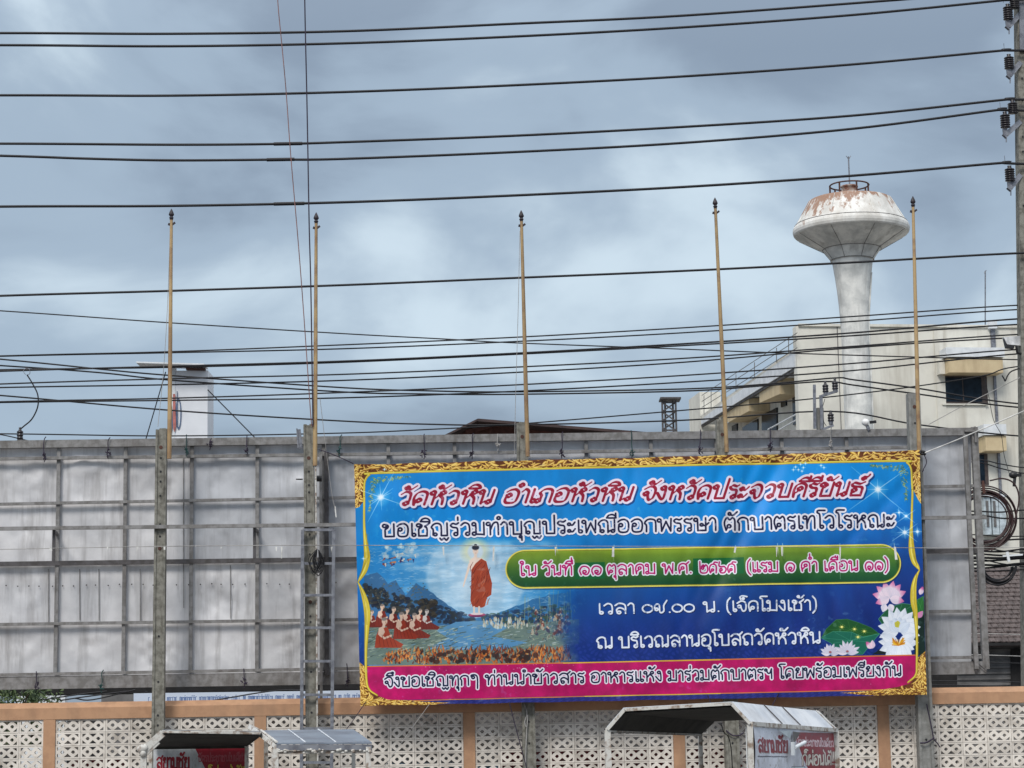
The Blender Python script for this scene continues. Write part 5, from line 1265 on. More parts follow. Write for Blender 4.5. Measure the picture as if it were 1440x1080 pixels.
for k, (ya, yb2, r) in enumerate(sorted(low)):
    mid = (ya+yb2)/2+Rr.uniform(.5, 2.5)
    if ya < 680: ya -= 18; yb2 -= 10; mid -= 14
    P = [pk(p[0], p[1], .2+.03*k) for p in spl([(1290, ya-1), (1372, ya), (1408, mid), (1446, yb2), (1520, yb2+1)], 6)]
    tag(MB().tube(P, r, 6).build('telecom_cable', M['cable']), 'black telecom cable right of the board, %s from the top of that cluster' % ordn[k], 'cable', 'telecom cables low at the right edge')
tag(MB().bar(pk(1416, 776, -.05), pk(1419, 790, -.05), .05, .03).bar(pk(1410, 782, -.04), pk(1438, 780, -.04), .03, .03, EN).build('cable_hanger', M['white_paint']), 'pale metal hanger in the telecom cable bundle', 'bracket')

# ---------------------------------------------------------------- water tower
YT = 90.; mT = YT/FPX
base = at(1206, 600, YT); cx_ = at(1202, 450, YT).x
zz = lambda y: at(1200, y, YT).z
G = Vector((cx_, YT, 0))
TANK_Z0 = zz(326); TANK_Z1 = zz(281)
M['tank'] = tank_mat()
wt = thing('water_tower', 'white concrete water tower with rust stained mushroom tank', 'water tower', G)
MB().lathe(G, [(r*mT, zz(y)) for r, y in ((57, 281.5), (60, 283), (79.5, 316), (81.8, 318.3), (83.2, 321.5), (83.4, 325), (82.4, 328.5), (80.6, 330.5))]+[(40, zz(352))][:0], 96, smooth=False).build('tank_shell', M['tank'], wt)
wts = mat('tower_concrete_paint', (.78, .78, .75), .75, scale=1.2, col2=(.50, .51, .50), bump=.004, streak=((.34, .33, .31), .6, 2.2, (.52, .7)))
MB().lathe(G, [(80.5*mT, zz(330.6)), (42*mT, zz(351)), (41.5*mT, zz(351.5))], 56, smooth=False).build('tank_underside', wts, wt)
MB().lathe(G, [(41.3*mT, zz(351.6)), (36*mT, zz(358)), (31*mT, zz(365.5)), (30*mT, zz(366))], 40, smooth=False).build('collar', wts, wt)
MB().lathe(G, [(29.3*mT, zz(366.1)), (27, zz(374))][:1]+[(r*mT, zz(y)) for r, y in ((27.5, 378), (25.5, 392), (23.5, 410), (21.8, 430), (20.6, 450), (20, 475), (20, 600))]+[(20.3*mT, 0)], 40).build('column', wts, wt)
for k in range(8):     # formwork joints, a fine raised bead each
    a = 2*PI*(k+.35)/8; dv = Vector((math.cos(a), math.sin(a), 0))
    MB().tube([G+dv*(60.3*mT)+EZ*zz(283), G+dv*(80.2*mT)+EZ*zz(316)], .012, 4).build('seam', wts, wt)
    MB().tube([G+dv*(80.2*mT)+EZ*(zz(330.8)), G+dv*(42.2*mT)+EZ*(zz(351.2)-.01), G+dv*(31.2*mT)+EZ*(zz(365.5))], .011, 4).build('seam', M['steel'], wt)
for (r_, y_, w_, m_) in ((42.0, 351.2, .014, 'steel'), (31, 366, .014, 'steel'), (80.3, 316.5, .02, 'steel')):
    MB().tube([G+Vector((r_*mT*math.cos(a), r_*mT*math.sin(a), zz(y_))) for a in np.linspace(0, 2*PI, 57)], w_, 5, cap=False).build('joint_ring', M[m_], wt)
M['neck'] = mat('rusty_hatch_paint', (.45, .40, .36), .8, scale=2.5, col2=(.20, .09, .06), thr=(.42, .56), streak=((.14, .06, .04), .8, 3))
MB().lathe(G, [(57*mT, zz(281.4)), (40*mT, zz(279)), (18*mT, zz(277)), (13.5*mT, zz(276)), (11*mT, zz(264)), (12.5*mT, zz(263.5)), (12.5*mT, zz(261.5)), (2*mT, zz(261))], 32).build('hatch', M['neck'], wt)
mb = MB(); rr = 28*mT; zt = zz(261)
mb.tube([G+Vector((rr*math.cos(a), rr*math.sin(a), zt)) for a in np.linspace(0, 2*PI, 33)], .035, 5, cap=False)
for k in range(7):
    a = 2*PI*k/7+.45; dv = Vector((rr*math.cos(a), rr*math.sin(a), 0)); mb.tube([G+dv+EZ*(zz(281)), G+dv+EZ*zt], .04, 5)
mb.build('guard_rail', M['rust'], wt)
MB().tube([G+Vector((19.5*mT, -8*mT, 0)), G+Vector((19.0*mT, -8*mT, zz(450))), G+Vector((25.5*mT, -9*mT, zz(385)))], .035, 5).build('riser_pipe', wts, wt)
ax_ = at(1194, 240, YT).x
mb = MB().tube([Vector((ax_, YT, zz(262))), Vector((ax_, YT, zz(220)))], .03, 5)
for sx in (-1, 1): mb.tube([Vector((ax_, YT, zz(224))), Vector((ax_+sx*.1, YT, zz(219)))], .014, 4)
mb.build('lightning_rod', M['galv'], wt)

# ---------------------------------------------------------------- cream building
YC = 100.; XC = at(1122, 540, YC).x
fN = Vector((-.126, 1, 0)).normalized(); sN = Vector((1, .126, 0)).normalized()   # facade and side wall normals
C0 = Vector((XC, YC, 0)); fE = Vector((1, .126, 0)).normalized(); sE = Vector((-.126, 1, 0)).normalized()
cb = thing('cream_building', 'cream rendered building with tan canopies and dark windows behind the water tower', 'building', C0)
def F(px, py, off=0): return hit(px, py, C0+fN*off, fN)
def S(px, py, off=0): return hit(px, py, C0-sN*off, sN)      # off metres out from the side wall
ztop = F(1122, 458).z; zside = S(1122, 500).z
MB().frame(C0, fE*26, sE*.6, EZ*ztop).build('front_block', M['cream'], cb)
MB().frame(C0+sE*.6+fE*1.5, fE*24.5, sE*9, EZ*(ztop-.05)).build('rear_block', M['cream'], cb)
wing_l = 26
MB().frame(C0+sE*.61+fE*1.2, fE*20, sE*(wing_l+8), EZ*(zside-.3)).build('wing', M['cream'], cb)
# raised piers and joints on the facade
def fbox(name, x0, y0, x1, y1, out, m, inn=0, parent=None):
    a = F(x0, y0); b = F(x1, y0); c = F(x0, y1)
    O = Vector((a.x, a.y, c.z))-fN*out
    return MB().frame(O, fE*((b-a).dot(fE)), fN*(out+inn+.0), EZ*(a.z-c.z)).build(name, m, parent or cb)
fbox('pier', 1312.5, 465, 1325, 640, .08, M['cream']); fbox('parapet_cap', 1122, 455.5, 1460, 459, .10, M['cream'])
fbox('joint', 1176.6, 459, 1177.6, 640, .02, M['grey_wall'])
fbox('canopy', 1324, 508, 1399.5, 528.5, 1.0, M['tan']); fbox('canopy_roof', 1320, 494, 1401, 507, 1.1, M['white_paint'])
fbox('canopy_side', 1316, 508.5, 1323.7, 528, .5, M['cream'])
wf = fbox('window', 1325, 529, 1387, 568, .05, M['frame_brown'])
for (xa, xb) in ((1327.2, 1352), (1353.8, 1379)): 
    o = fbox('pane', xa, 531, xb, 565, .07, M['glass'], 0, wf)
fbox('sill', 1324, 568, 1388, 570, .15, M['cream'])
fbox('panel', 1327, 571, 1386, 604, .04, M['cream'])
fbox('drain_pipe', 1396.2, 529, 1399.5, 700, .12, M['galv']); fbox('drain_pipe', 1392, 462, 1398, 492, .12, M['galv'])
fbox('chimney', 1388, 453, 1399, 463, .3, M['white_paint'])
fbox('canopy', 1375.5, 617, 1404.5, 637.5, 1.0, M['tan']); fbox('canopy_roof', 1372, 601, 1403.5, 616, 1.1, M['white_paint'])
wf = fbox('window', 1372, 638.5, 1388, 682, .05, M['frame_brown']); fbox('pane', 1373, 640, 1383, 680, .07, M['glass'], 0, wf)
for x in (1378, 1389, 1399): fbox('louvre_panel', x, 701, x+9, 753, .5, M['ac'])
for x in (1384, 1394): fbox('louvre_slot', x-3, 706, x, 742, .56, M['grey_wall'])
fbox('louvre_cap', 1376, 697, 1410, 700.5, .6, M['white_paint'])
tag(MB().tube([F(1385.5, 458, .5), F(1385.5, 381, .5)], .03, 4).tube([F(1384, 384, .5), F(1387, 380, .5)], .02, 4).build('roof_antenna', M['galv']), 'thin antenna mast on the cream building roof near the right edge', 'antenna')
# side wall: eave, canopies, windows, balcony rails
mb = MB(); e0 = S(1123, 512); e1 = S(986, 597)
def sslab(name, q, out0, out1, m):
    """Panel on the side wall between px corners (tl, tr, br, bl), standing out from out0 to out1."""
    P = [S(x, y, out1) for x, y in q]
    return MB().slab(P, sN*(out1-out0)).build(name, m, cb)
sslab('eave_slab', [(985.5, 590), (1117.5, 493), (1117.5, 516), (986, 597)], -1.25, .05, M['white_paint'])
sslab('eave_edge', [(985.5, 597.5), (1117.5, 517), (1117.5, 521.5), (986, 600)], -.2, -.02, M['grey_wall'])
sslab('parapet', [(985, 585), (1117.5, 489.5), (1117.5, 498), (985.5, 591)], -.3, .02, M['cream'])
sslab('canopy', [(1067.6, 549.6), (1096.5, 531), (1096.5, 554), (1068, 566.5)], -1.19, -.1, M['tan'])
sslab('canopy', [(1004, 589), (1053, 560), (1053, 578), (1024, 594)], -1.19, -.1, M['tan'])
sslab('window', [(1097.5, 558), (1105, 554.5), (1105, 570.5), (1098, 573)], -1.19, -1.12, M['glass'])
sslab('window', [(1114, 560), (1125, 554), (1125, 593), (1115, 598)], -1.19, -1.12, M['glass'])
sslab('window', [(1071, 584), (1092, 573), (1092, 606), (1071, 612)], -1.19, -1.12, M['glass'])
sslab('window', [(1044, 601), (1065, 589), (1065, 607), (1044, 612)], -1.19, -1.12, M['glass'])
sslab('window', [(1029, 599), (1036, 595.5), (1036, 607), (1029, 609)], -1.19, -1.12, M['glass'])
mb = MB()
for (ya, yb2) in ((468, 556), (478, 564.5), (489, 573)):
    mb.tube([S(1121, ya, .1), S(987, yb2, .1)], .022, 4)
for x in (990, 1000, 1015, 1035, 1061, 1092, 1109):
    s_ = (1121-x)/134; mb.tube([S(x, 470+88*s_, .1), S(x, 489+96*s_, .1)], .02, 4)
mb.build('roof_railing', M['steel'], cb)
mb = MB()
for (a, b) in (((1121, 582), (1080, 604)), ((1121, 590), (1095, 605))): mb.tube([S(*a, -.4), S(*b, -.4)], .04, 4)
mb.build('stair_rail', M['white_paint'], cb)
Pe = S(984, 560)
MB().frame(Vector((Pe.x, Pe.y, 0)), fE*1.2, sE*3, EZ*at(990, 551, Pe.y).z).build('stair_tower', M['cream'], cb)

# ---------------------------------------------------------------- other buildings
# brown gabled house behind the board
YH = 80.
def ph(px, py, off=0): return at(px, py, YH+off, 0)
h = thing('gabled_house', 'low house with dark brown gabled roof behind the board centre', 'house', Vector((ph(780, 600).x, YH, 0)))
apx = ph(672, 588.5); le = ph(622, 613); re_ = ph(935, 609.5); apb = ph(672+38, 590, 8)
MB().slab([apx, ph(672, 591.5), ph(620, 617), ph(620, 614)], Vector((0, 9, 0))).build('roof_slope', M['roof_brown'], h)
MB().slab([apx, re_, re_-EZ*.10, apx-EZ*.10], Vector((0, 9, 0))).build('roof_slope', M['roof_brown'], h)
wallz = ph(780, 615).z
MB().slab([ph(650, 604, 1.2), ph(672, 593, 1.2), ph(905, 611, 1.2), ph(905, 618, 1.2), ph(640, 618, 1.2)], Vector((0, .2, 0))).build('gable_wall', M['timber'], h)
MB().frame((ph(640, 618).x, YH+1.3, 0), (7, 0, 0), (0, 7, 0), (0, 0, wallz)).build('wall', M['grey_wall'], h)
MB().bar(ph(655, 608, .9), ph(688, 599, .9), .16, .1).bar(ph(672, 597, 1), ph(860, 607, 1), .12, .1).bar(ph(670, 600, 1), ph(671, 616, 1), .1, .1).bar(ph(690, 597, 1), ph(691, 616, 1), .1, .1).build('truss', M['timber'], h)
# lattice tower
YL = 120.
def pl(px, py, off=0): return at(px, py, YL+off, 0)
t = thing('lattice_tower', 'small dark steel lattice tower with flat top left of the cream building', 'tower', Vector((pl(940, 600).x, YL, 0)))
for (x, dy) in ((931, 0), (950, 0), (935, .8), (946, .8)):
    a = pl(x, 563, dy); MB().bar(Vector((a.x, a.y, 0)), a, .10, .10).build('leg', M['steel_dark'], t)
mb = MB()
for y0 in (566, 579, 592, 605, 618): mb.bar(pl(931, y0), pl(950, y0), .09, .06, EN)
for y0 in (566, 579, 592, 605):
    mb.bar(pl(931, y0), pl(950, y0+13), .08, .05).bar(pl(950, y0, .07), pl(931, y0+13, .07), .08, .05)
mb.build('bracing', M['steel_dark'], t)
MB().bar(pl(927.5, 562, .4), pl(956.5, 562, .4), .09, 1.4, Vector((0, 1, 0))).build('top_plate', M['steel_dark'], t)
# white pylon sign at left
YS = 70.
def ps(px, py, off=0): return at(px, py, YS+off, -.9)
a = at(246, 520, YS); G = Vector((a.x, YS, 0))
t = thing('pylon_sign', 'tall pale sign tower with faded red and navy logo behind the left board', 'sign', G)
def pf(px, py, off=0): return at(px, py, YS+off, 0)
zT = pf(268, 521).z; zSl = pf(240, 517).z
A_ = pf(246.5, 560); Bc = pf(292, 560)
MB().frame((A_.x, YS, 0), (Bc.x-A_.x, 0, 0), (0, 1.4, 0), (0, 0, zT)).build('sign_box', M['sign_white'], t); sbx = SC.objects['sign_box']
sl_ = pf(236, 560)
MB().frame((sl_.x, YS-.02, 0), (A_.x-sl_.x-.004, 0, 0), (0, .5, 0), (0, 0, zSl)).build('side_panel', M['white_paint'], t)
MB().bar(pf(195, 512.5, -.2), pf(290, 515.5, -.2), .045, .9, Vector((0, 1, 0))).build('roof_plate', M['white_paint'], t)
MB().bar(pf(262, 519, -.1), pf(289, 519.5, -.1), .06, .2).build('plate_rib', M['rust'], t)
def ring(cx, cy, rx, ry, w_, z0=-.03):
    V = []; n = 28
    for s_ in (1, 0):
        for k in range(n):
            a = 2*PI*k/n; V.append(pf(cx+(rx-(0 if s_ else w_))*math.cos(a), cy+(ry-(0 if s_ else w_*2))*math.sin(a), z0))
    return MB().add(V, [(k, (k+1) % n, n+(k+1) % n, n+k) for k in range(n)])
o = ring(251, 582, 4.2, 22, 1.7); o.build('logo_ring', M['navy'], sbx)
MB().slab([pf(248.4, 550, -.05), pf(249.6, 550, -.05), pf(249.9, 600, -.05), pf(248.4, 600, -.05)], Vector((0, .01, 0))).build('logo_stem', M['navy'], sbx)
MB().slab([pf(243.2, 554, -.05), pf(246.3, 554, -.05), pf(246.6, 575, -.05), pf(247.6, 598, -.05), pf(246, 608, -.05), pf(243.8, 604, -.05), pf(243, 590, -.05)], Vector((0, .01, 0))).build('logo_bar', M['redp'], sbx)
MB().slab([pf(240.6, 570, -.05), pf(241.6, 570, -.05), pf(243, 598, -.05), pf(241, 612, -.05), pf(239.6, 612, -.05)], Vector((0, .01, 0))).build('logo_bar', M['navy'], sbx)
for (a, b, lab) in (((233, 523), (205, 618), 'dark guy wire left of the pale sign tower'), ((292, 548), (361, 618), 'dark guy wire right of the pale sign tower')):
    tag(MB().tube([pf(*a), pf(*b)], .018, 4).build('guy_wire', M['cable']), lab, 'wire', 'guy wires of the sign tower')
# tiled-roof house at right
YR = 58.
def pr_(px, py, off=0): return at(px, py, YR+off, KB)
t = thing('tiled_house', 'house with dark brown tiled roof right of the board', 'house', Vector((pr_(1420, 900).x, YR, 0)))
e = pr_(1330, 905); top_ = pr_(1330, 800, 4.5); W3 = 6.2
rows_ = 17
mb = MB()
x0 = e.x; nT = 36; tw = W3/nT
R2 = random.Random(4)
for r in range(rows_):
    f0 = r/rows_; f1 = (r+1.25)/rows_
    for i in range(nT):
        xx = x0+i*tw+(tw/2 if r % 2 else 0)
        a = Vector((xx, e.y+(top_.y-e.y)*f0+KB*i*tw, e.z+(top_.z-e.z)*f0+.035+R2.uniform(-.008, .008))); b = Vector((xx, e.y+(top_.y-e.y)*f1+KB*i*tw, e.z+(top_.z-e.z)*f1+.004))
        mb.slab([a, a+Vector((tw*.5, 0, .018)), a+Vector((tw*.93, 0, 0)), b+Vector((tw*.93, 0, 0)), b], Vector((0, 0, -.025)))
mb.build('roof_tiles', M['tile'], t, 'stuff')
MB().slab([e-EZ*.05, e+Vector((W3+.3, KB*W3, -.05)), top_+Vector((W3+.3, KB*W3, -.05)), top_-EZ*.05], -EZ*.05).build('roof_deck', M['roof_brown'], t)
fa = pr_(1330, 905, .02); MB().bar(pr_(1320, 907, -.05), pr_(1480, 905, -.05), .08, .06).build('fascia', M['dark'], t)
q = pr_(1340, 912, .7)
MB().frame((q.x, q.y, 0), E1*W3, EN*3.6, EZ*(pr_(1380, 905, .7).z-.02)).build('wall', M['grey_wall'], t)
for k in range(7):
    y = 915+k*8; MB().bar(pr_(1346, y, .66), pr_(1421, y-1.2, .66), .05, .02).build('clapboard', M['grey_wall'], t)
MB().slab([pr_(1422, 913, .6), pr_(1470, 912, .6), pr_(1470, 985, .6), pr_(1422, 985, .6)], EN*.05).build('doorway', M['dark'], t)  # dark panel stands in for the shade inside the opening
MB().slab([pr_(1310, 945, .3), pr_(1346, 945, .3), pr_(1346, 985, .3), pr_(1310, 985, .3)], EN*.05).build('doorway', M['dark'], t)  # second opening, its shade likewise painted as a dark panel
for k, (ya, yb2) in enumerate(((890, 893), (920, 924), (930, 934), (957, 960), (963, 966))):
    tag(MB().tube([pr_(1290, ya, -4), pr_(1380, ya+1, -4), pr_(1500, yb2+1, -4)], .011, 4).build('service_wire', M['cord_grey'] if k < 2 else M['cable']), 'thin %s wire crossing the tiled house, %s from the top of five' % ('pale' if k < 2 else 'dark', ordn[k]), 'wire')

# shops across the street, mostly hidden by wall and board
q0 = at(-700, 900, 56, KB)
sh = thing('shop_row', 'dim low shopfronts across the street seen under the board', 'building', Vector((0, 56, 0)))
zt = at(300, 975, 56, KB).z
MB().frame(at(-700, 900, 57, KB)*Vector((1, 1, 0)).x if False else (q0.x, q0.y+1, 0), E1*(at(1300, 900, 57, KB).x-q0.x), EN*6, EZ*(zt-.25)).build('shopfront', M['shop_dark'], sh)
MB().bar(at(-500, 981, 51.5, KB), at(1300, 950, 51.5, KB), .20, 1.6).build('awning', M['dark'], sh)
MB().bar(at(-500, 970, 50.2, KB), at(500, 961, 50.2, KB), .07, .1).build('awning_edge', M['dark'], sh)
a = at(75, 975, 60, KB); 
tag(MB().frame((a.x, 55, 0), E1*1.2, EN*.4, EZ*a.z).build('white_kiosk', M['white_paint']), 'pale wall patch seen under the board left of the first post', 'kiosk')
a = at(137, 974, 54.5, KB); b = at(188, 974, 54.5, KB)
tag(MB().frame((a.x, 54.5, 0), E1*(b.x-a.x), EN*.3, EZ*a.z).build('grey_shutter', M['grey_wall']), 'grey shutter seen under the board left of the first post', 'shutter')
YQ = 44.
A_ = at(188, 975, YQ, KB); Bq = at(560, 970, YQ, KB); hq = .24
strip = to_image(strip_print(), 'street_banner_print')
mb = MB().grid(lambda u, v: A_.lerp(Bq, u)-EZ*hq*v, 40, 2)
o = mb.build('street_banner', mat_image('street_banner', strip, .6)); set_uv(o, 40, 2); tag(o, 'pale street banner with a line of tiny blue lettering under the board', 'banner')
for k, (p0, p1, p2) in enumerate((((60, 984), (115, 976), (150, 972)), ((85, 985), (118, 980), (180, 972)), ((105, 982), (130, 984), (190, 970)), ((300, 985), (380, 972), (430, 970)))):
    tag(MB().tube([at(p[0], p[1], 40.5, KB) for p in spl([p0, p1, p2], 5)], .012, 4).build('service_wire', M['cable']), 'thin dark wire sagging in the gap under the board, %s from the left of four' % ordn[k], 'wire')
tag(MB().bar(Vector((at(205.5, 985, 45, KB).x, 45, 0)), at(205.5, 972, 45, KB), .05, .05).build('sign_post', M['dark']), 'slim dark post under the board just left of the first concrete post', 'post')
# shade tree at the left behind the wall
R3 = random.Random(21); c0 = at(20, 985, 47, KB)
t = thing('shade_tree', 'leafy green tree showing between wall and board at the far left', 'tree', Vector((c0.x, c0.y, 0)))
MB().tube([Vector((c0.x, c0.y, 0)), Vector((c0.x+.05, c0.y, .9)), Vector((c0.x-.05, c0.y, 1.8))], .12, 8, r2=.06).build('trunk', M['bark'], t)
mb = MB()
for k in range(6):
    a = k*1.05; mb.tube([Vector((c0.x, c0.y, 1.2+k*.1)), Vector((c0.x+.5*math.cos(a), c0.y+.5*math.sin(a), 1.8+k*.08)), Vector((c0.x+.9*math.cos(a), c0.y+.9*math.sin(a), 2.2+k*.06))], .04, 5, r2=.012)
mb.build('limbs', M['bark'], t)
for mm in ('leafA', 'leafB'):
    mb = MB()
    for k in range(2600):
        th = R3.uniform(0, 2*PI); rr = R3.uniform(.2, 1)**.5; cc = Vector((c0.x-.15+1.15*rr*math.cos(th), c0.y+1.0*rr*math.sin(th), 2.05+.62*R3.uniform(-1, 1)))
        if mn.noise(cc*2.3) < -.12: continue
        a = Vector((R3.gauss(0, 1), R3.gauss(0, 1), R3.gauss(0, 1))).normalized(); b = a.orthogonal().normalized()
        s1 = R3.uniform(.04, .075); mb.add([cc-a*s1, cc+b*s1*.4, cc+a*s1, cc-b*s1*.4], [(0, 1, 2, 3)])
    mb.build('crown', M[mm], t)

# ---------------------------------------------------------------- carts in front of the wall
ADc = mat_image('cart_ad', to_image(ad_print(1), 'cart_ad'), .35); ADa = mat_image('cart_ad_faded', to_image(ad_print(0), 'cart_ad_faded'), .5)
def img_panel(name, q, m, parent, nrm, nu=12, nv=10, wob=.006, seed=0):
    fn = lambda u, v: q[0].lerp(q[1], u).lerp(q[3].lerp(q[2], u), v)+nrm*(wob*mn.noise(Vector((u*3+seed, v*2, seed))))
    mb = MB().grid(fn, nu, nv); o = mb.build(name, m, parent); set_uv(o, nu, nv); return o
def wheel(mb, c, r, axis):
    a = axis.normalized(); u = Vector((0, 0, 1)); v = a.cross(u).normalized()
    mb.tube([c+(u*math.cos(q)+v*math.sin(q))*r for q in np.linspace(0, 2*PI, 25)], .04, 8, cap=False)
    for k in range(8):
        q = PI*2*k/8; mb.tube([c, c+(u*math.cos(q)+v*math.sin(q))*r], .008, 4)
    mb.lathe(c-a*.05, [(.04, 0), (.04, .1)], 8, a)
def low_body(parent, P, zf=.45):
    """Tray, rails and wheels below the posts; P = four post feet in plan (near-left, near-right, far-right, far-left)."""
    Q = [Vector((p.x, p.y, zf)) for p in P]
    MB().slab(Q, EZ*-.05).build('floor', M['under_dark'], parent)
    mb = MB()
    for i in range(4): mb.bar(Q[i]+EZ*.35, Q[(i+1) % 4]+EZ*.35, .03, .03, EZ)
    mb.build('side_rail', M['white_frame'], parent)
    ax = (Q[1]-Q[0]).normalized(); mid0 = Q[0].lerp(Q[3], .5); mid1 = Q[1].lerp(Q[2], .5)
    for c in (mid0-ax*.08, mid1+ax*.08):
        mb = MB(); c.z = .30; wheel(mb, c, .26, ax); mb.build('wheel', M['black'], parent)
# cart C (right, silver roof)
YA, YB = 16.0, 18.0
def pc(px, py, Y): return at(px, py, Y)
A, Bv, Cc, D = pc(854, 1024.6, YA), pc(878, 997, YA), pc(1028, 988.5, YA), pc(1054, 1016.5, YA)
A2, B2, C2, D2 = pc(984.5, 1030, YB), pc(1004, 1009, YB), pc(1150, 1001.5, YB), pc(1175, 1026, YB)
t = thing('vendor_cart', 'parked vendor cart with peeling white and red shop advert under a bright silver tin roof', 'cart', Vector((D.x, YA+1, 0)))
th_ = EZ*.012
MB().slab([Cc, D, D2, C2], Vector((.006, .0, .010))).build('roof_sheet', M['tin'], t)
MB().slab([Bv, Cc, C2, B2], EZ*.010).build('roof_sheet', M['tin'], t)
MB().slab([A, Bv, B2, A2], Vector((-.006, 0, .010))).build('roof_sheet', M['tin'], t)
inw = Vector((0, 0, -.022))
MB().slab([A+inw, Bv+inw+Vector((.01, 0, 0)), B2+inw+Vector((.01, 0, 0)), A2+inw], -EZ*.006).build('soffit', M['under_dark'], t)  # dark sheet drawn as the underside of the left slope
MB().slab([Bv+inw*1.2, Cc+inw*1.2, C2+inw*1.2, B2+inw*1.2], -EZ*.006).build('soffit', M['under_dark'], t)
sd_ = (D2-Cc)
mb = MB()
for (p, q) in ((A, Bv), (Bv, Cc), (Cc, D)): mb.bar(p-Vector((0, .02, .006)), q-Vector((0, .02, .006)), .022, .03, Vector((0, 1, 0)))
mb.build('front_frame', M['white_frame'], t)
mb = MB()
for (p, q) in ((A2, B2), (C2, D2)): mb.bar(p+Vector((0, .02, 0)), q+Vector((0, .02, 0)), .030, .03, Vector((0, 1, 0)))
mb.bar(D+Vector((.012, 0, -.006)), D2+Vector((.012, 0, -.006)), .022, .03, EZ).bar(A-EZ*.01, A2-EZ*.01, .028, .03, EZ)
mb.build('eave_frame', M['white_frame'], t)
for f in (.34, .55, .97):
    p = Cc.lerp(C2, f)+Vector((.006, -.004, .014)); q = D.lerp(D2, f)+Vector((.010, -.004, .012)); MB().bar(p, q, .014 if f > .9 else .006, .008, Vector((.7, 0, .7))).build('roof_seam', M['white_frame'] if f > .9 else M['steel_dark'], t)
feet = []
for (top, px, mm) in ((A, 857, 'white_frame'), (D, 1051, 'white_frame'), (D2, 1177.5, 'white_frame'), (A2, 984, 'white_frame')):
    w_ = .042 if top is not A2 else .032
    f_ = Vector((top.x+(.02 if top is A else 0), top.y, .4)); feet.append(f_); MB().bar(f_, top-EZ*.012, w_, .04).build('post', M[mm], t)
nrm = (D2-D).cross(EZ).normalized()
q = [D+EZ*-.028+Vector((.03, .03, 0)), D2+EZ*-.018-Vector((.01, 0, 0)), Vector((D2.x-.01, D2.y, D2.z-.62)), Vector((D.x+.03, D.y+.03, D.z-.66))]
adv = img_panel('advert_sheet', q, ADc, t, nrm, seed=2, wob=.02)
nn = nrm if (CAM-D).dot(nrm) > 0 else -nrm
MB().slab([x-nn*.05 for x in q], -nn*.01).build('side_board', M['white_paint'], t)
# torn, curled flap of the advert

for (a_, b_, c_, m) in (((.24, .03), (.40, .02), (.37, .12), 'ac'), ((.41, .03), (.50, .04), (.42, .17), 'grey_wall')):
    def qp(u, v): return q[0].lerp(q[1], u).lerp(q[3].lerp(q[2], u), v)
    MB().slab([qp(*a_)+nn*.03, qp(*b_)+nn*.03, qp(*c_)+nn*.03], nn*.003).build('torn_patch', M[m], adv)
MB().grid(lambda u, v: qp(.40+.13*u, .23-.07*u)+nn*(.045+.016*math.sin(v*PI*1.5))+EZ*(.016*math.cos(v*PI*1.5)), 6, 6).build('curled_flap', M['white_paint'], adv)
MB().grid(lambda u, v: qp(.365+.04*u, .16+.16*v)+nn*(.04+.02*math.sin(u*PI)), 4, 4).build('curled_flap', M['white_paint'], adv)
low_body(t, feet)
Rr = random.Random(6)
tag(MB().tube([pc(p[0], p[1], YA+.9) for p in spl([(1014, 1018), (1018, 1030), (1024, 1036), (1028, 1052), (1030, 1082)], 5)], .004, 5).build('loose_wire', M['cable']), 'thin black wire dangling inside the silver roofed cart', 'wire')

# cart A (left, dark underside)
YA, YB = 16.5, 17.7
fl_, fr_ = pc(229, 1031, YA), pc(357, 1028.5, YA); bl_, br_ = pc(217, 1049, YB), pc(347, 1047.5, YB); tip = pc(366, 1033, YA+.3)
lc = pc(202, 1055, YA)
t = thing('vendor_cart', 'parked cart at left with black roof lining and faded red shop advert', 'cart', Vector((fl_.x, YA+.6, 0)))
up2 = EZ*.014
MB().slab([fl_+up2, tip+up2, br_+up2, bl_+up2], EZ*.012).build('roof_sheet', M['tin_dark'], t)
MB().slab([fl_, tip, br_, bl_], EZ*-.010).build('soffit', M['under_dark'], t)  # roof underside, drawn as a separate dark sheet
MB().bar(fl_-Vector((0, .03, -.012)), tip-Vector((0, .03, -.012)), .020, .03, Vector((0, 1, 0))).bar(pc(238, 1029.5, YA-.05), pc(350, 1026.5, YA-.05), .012, .04, Vector((0, 1, 0))).build('front_frame', M['white_frame'], t)
MB().bar(bl_-EZ*.012, br_-EZ*.012, .03, .03).bar(tip, br_, .02, .03).build('eave_frame', M['under_dark'], t)
MB().bar(lc, fl_, .055, .05).bar(lc-EZ*.02+E1*.01, pc(222, 1042, YA), .05, .04).build('corner_arm', M['white_frame'], t)
mb = MB()
for k in range(6): mb.ball(lc+Vector((Rr.uniform(-.02, .02), -.03, Rr.uniform(-.04, .03))), .028, .02, .028, 6)
mb.build('tape_wrap', M['white_frame'], t)
feet = []
for (p, px) in ((lc, 206), (pc(352, 1049, YA), 352), (br_, 347), (bl_, 216)):
    f_ = Vector((p.x, p.y, .4)); feet.append(f_)
MB().bar(Vector((lc.x+.01, lc.y, .4)), lc, .045, .04).build('post', M['white_frame'], t)
MB().bar(Vector((pc(211.5, 1060, YA+.2).x, YA+.2, .4)), pc(212, 1052, YA+.2), .025, .03).build('post', M['white_frame'], t)
MB().bar(feet[2], br_, .03, .03).build('post', M['white_frame'], t)
q = [pc(216, 1049.5, YB+.05), pc(347.5, 1048, YB+.05), pc(347.5, 1048, YB+.05)-EZ*.62, pc(216, 1049.5, YB+.05)-EZ*.62]
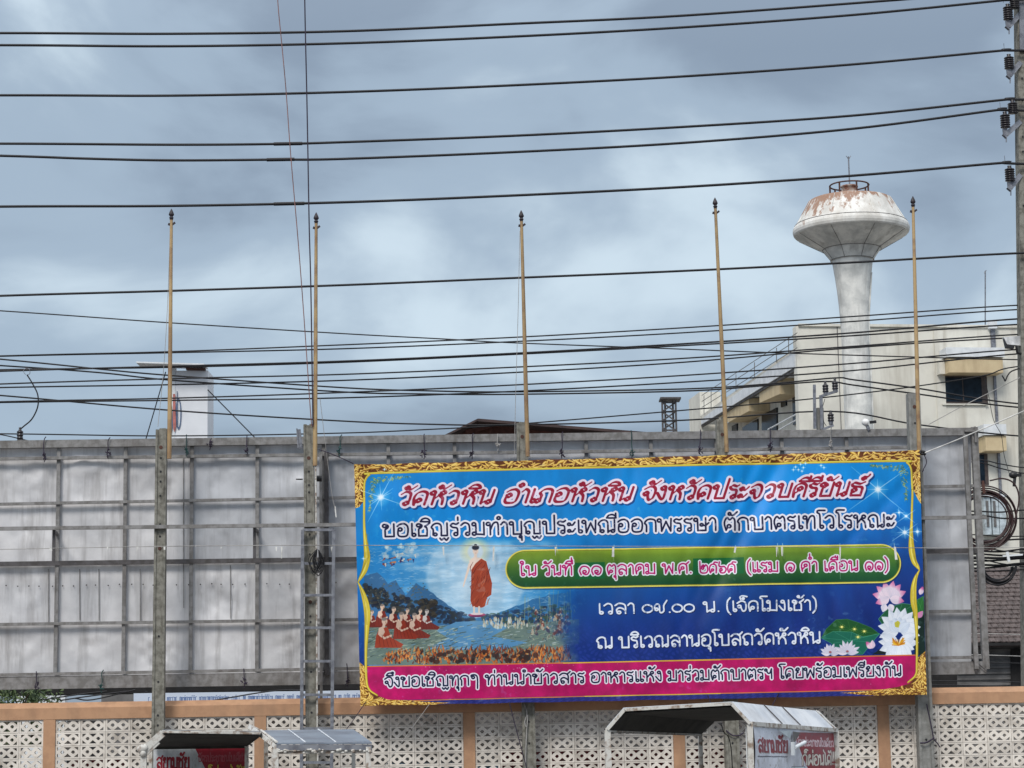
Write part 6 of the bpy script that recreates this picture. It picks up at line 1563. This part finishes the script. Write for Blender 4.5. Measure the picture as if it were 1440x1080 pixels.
img_panel('advert_sheet', q, ADa, t, Vector((0, 1, 0)), seed=7)
MB().slab([x+Vector((0, .03, 0)) for x in q], Vector((0, .01, 0))).build('back_board', M['grey_wall'], t)
low_body(t, feet)

# cart B (dull roof sheet tipped to the camera)
Yn, Yf = 16.2, 17.6
n0, n1_ = pc(389, 1044.5, Yn), pc(523, 1044, Yn); f0_, f1_ = pc(366, 1027, Yf), pc(497, 1025.5, Yf)
t = thing('vendor_cart', 'parked cart with a dull grey tin sheet roof in front of the ladder', 'cart', Vector((n0.x+.3, Yn+.6, 0)))
MB().slab([f0_, f1_, n1_, n0], EZ*-.012).build('roof_sheet', M['tin_dark'], t)
for f in (.30, .62): MB().bar(f0_.lerp(f1_, f)+EZ*.004, n0.lerp(n1_, f)+EZ*.004, .010, .006, EZ).build('roof_seam', M['tin'], t)
MB().bar(f0_+EZ*.004, n0+EZ*.004, .022, .01, EZ).build('roof_edge', M['white_frame'], t)
MB().bar(n0-EZ*.035, n1_-EZ*.035, .04, .03).build('fascia', M['galv'], t)
MB().bar(n0-EZ*.07+Vector((0, .02, 0)), n1_-EZ*.065+Vector((0, .02, 0)), .022, .03).build('eave_frame', M['white_frame'], t)
MB().bar(n0+Vector((-.0, 0, -.03)), pc(351, 1021.5, Yf), .03, .03).bar(pc(350, 1020, Yf), pc(369, 1028.5, Yf), .02, .03).build('corner_arm', M['white_frame'], t)
feet = []
for (x, y, Y, w_) in ((387, 1052, Yn, .05), (518, 1050, Yn, .035), (497, 1030, Yf, .03), (374, 1031, Yf, .03)):
    a = pc(x, y, Y); f_ = Vector((a.x, a.y, .4)); feet.append(f_); MB().bar(f_, a, w_, .04).build('post', M['white_frame'], t)
mb = MB()
for k in range(30):
    u = Rr.random(); p = n0.lerp(n1_, u)-EZ*.06; mb.ball(p+Vector((0, -.02, Rr.uniform(-.012, .012))), Rr.uniform(.008, .02), .012, Rr.uniform(.006, .012), 5)
mb.build('tape_scraps', M['white_frame'], t)
low_body(t, feet)
for o in SC.objects:
    if '_o' in o.keys(): del o['_o']
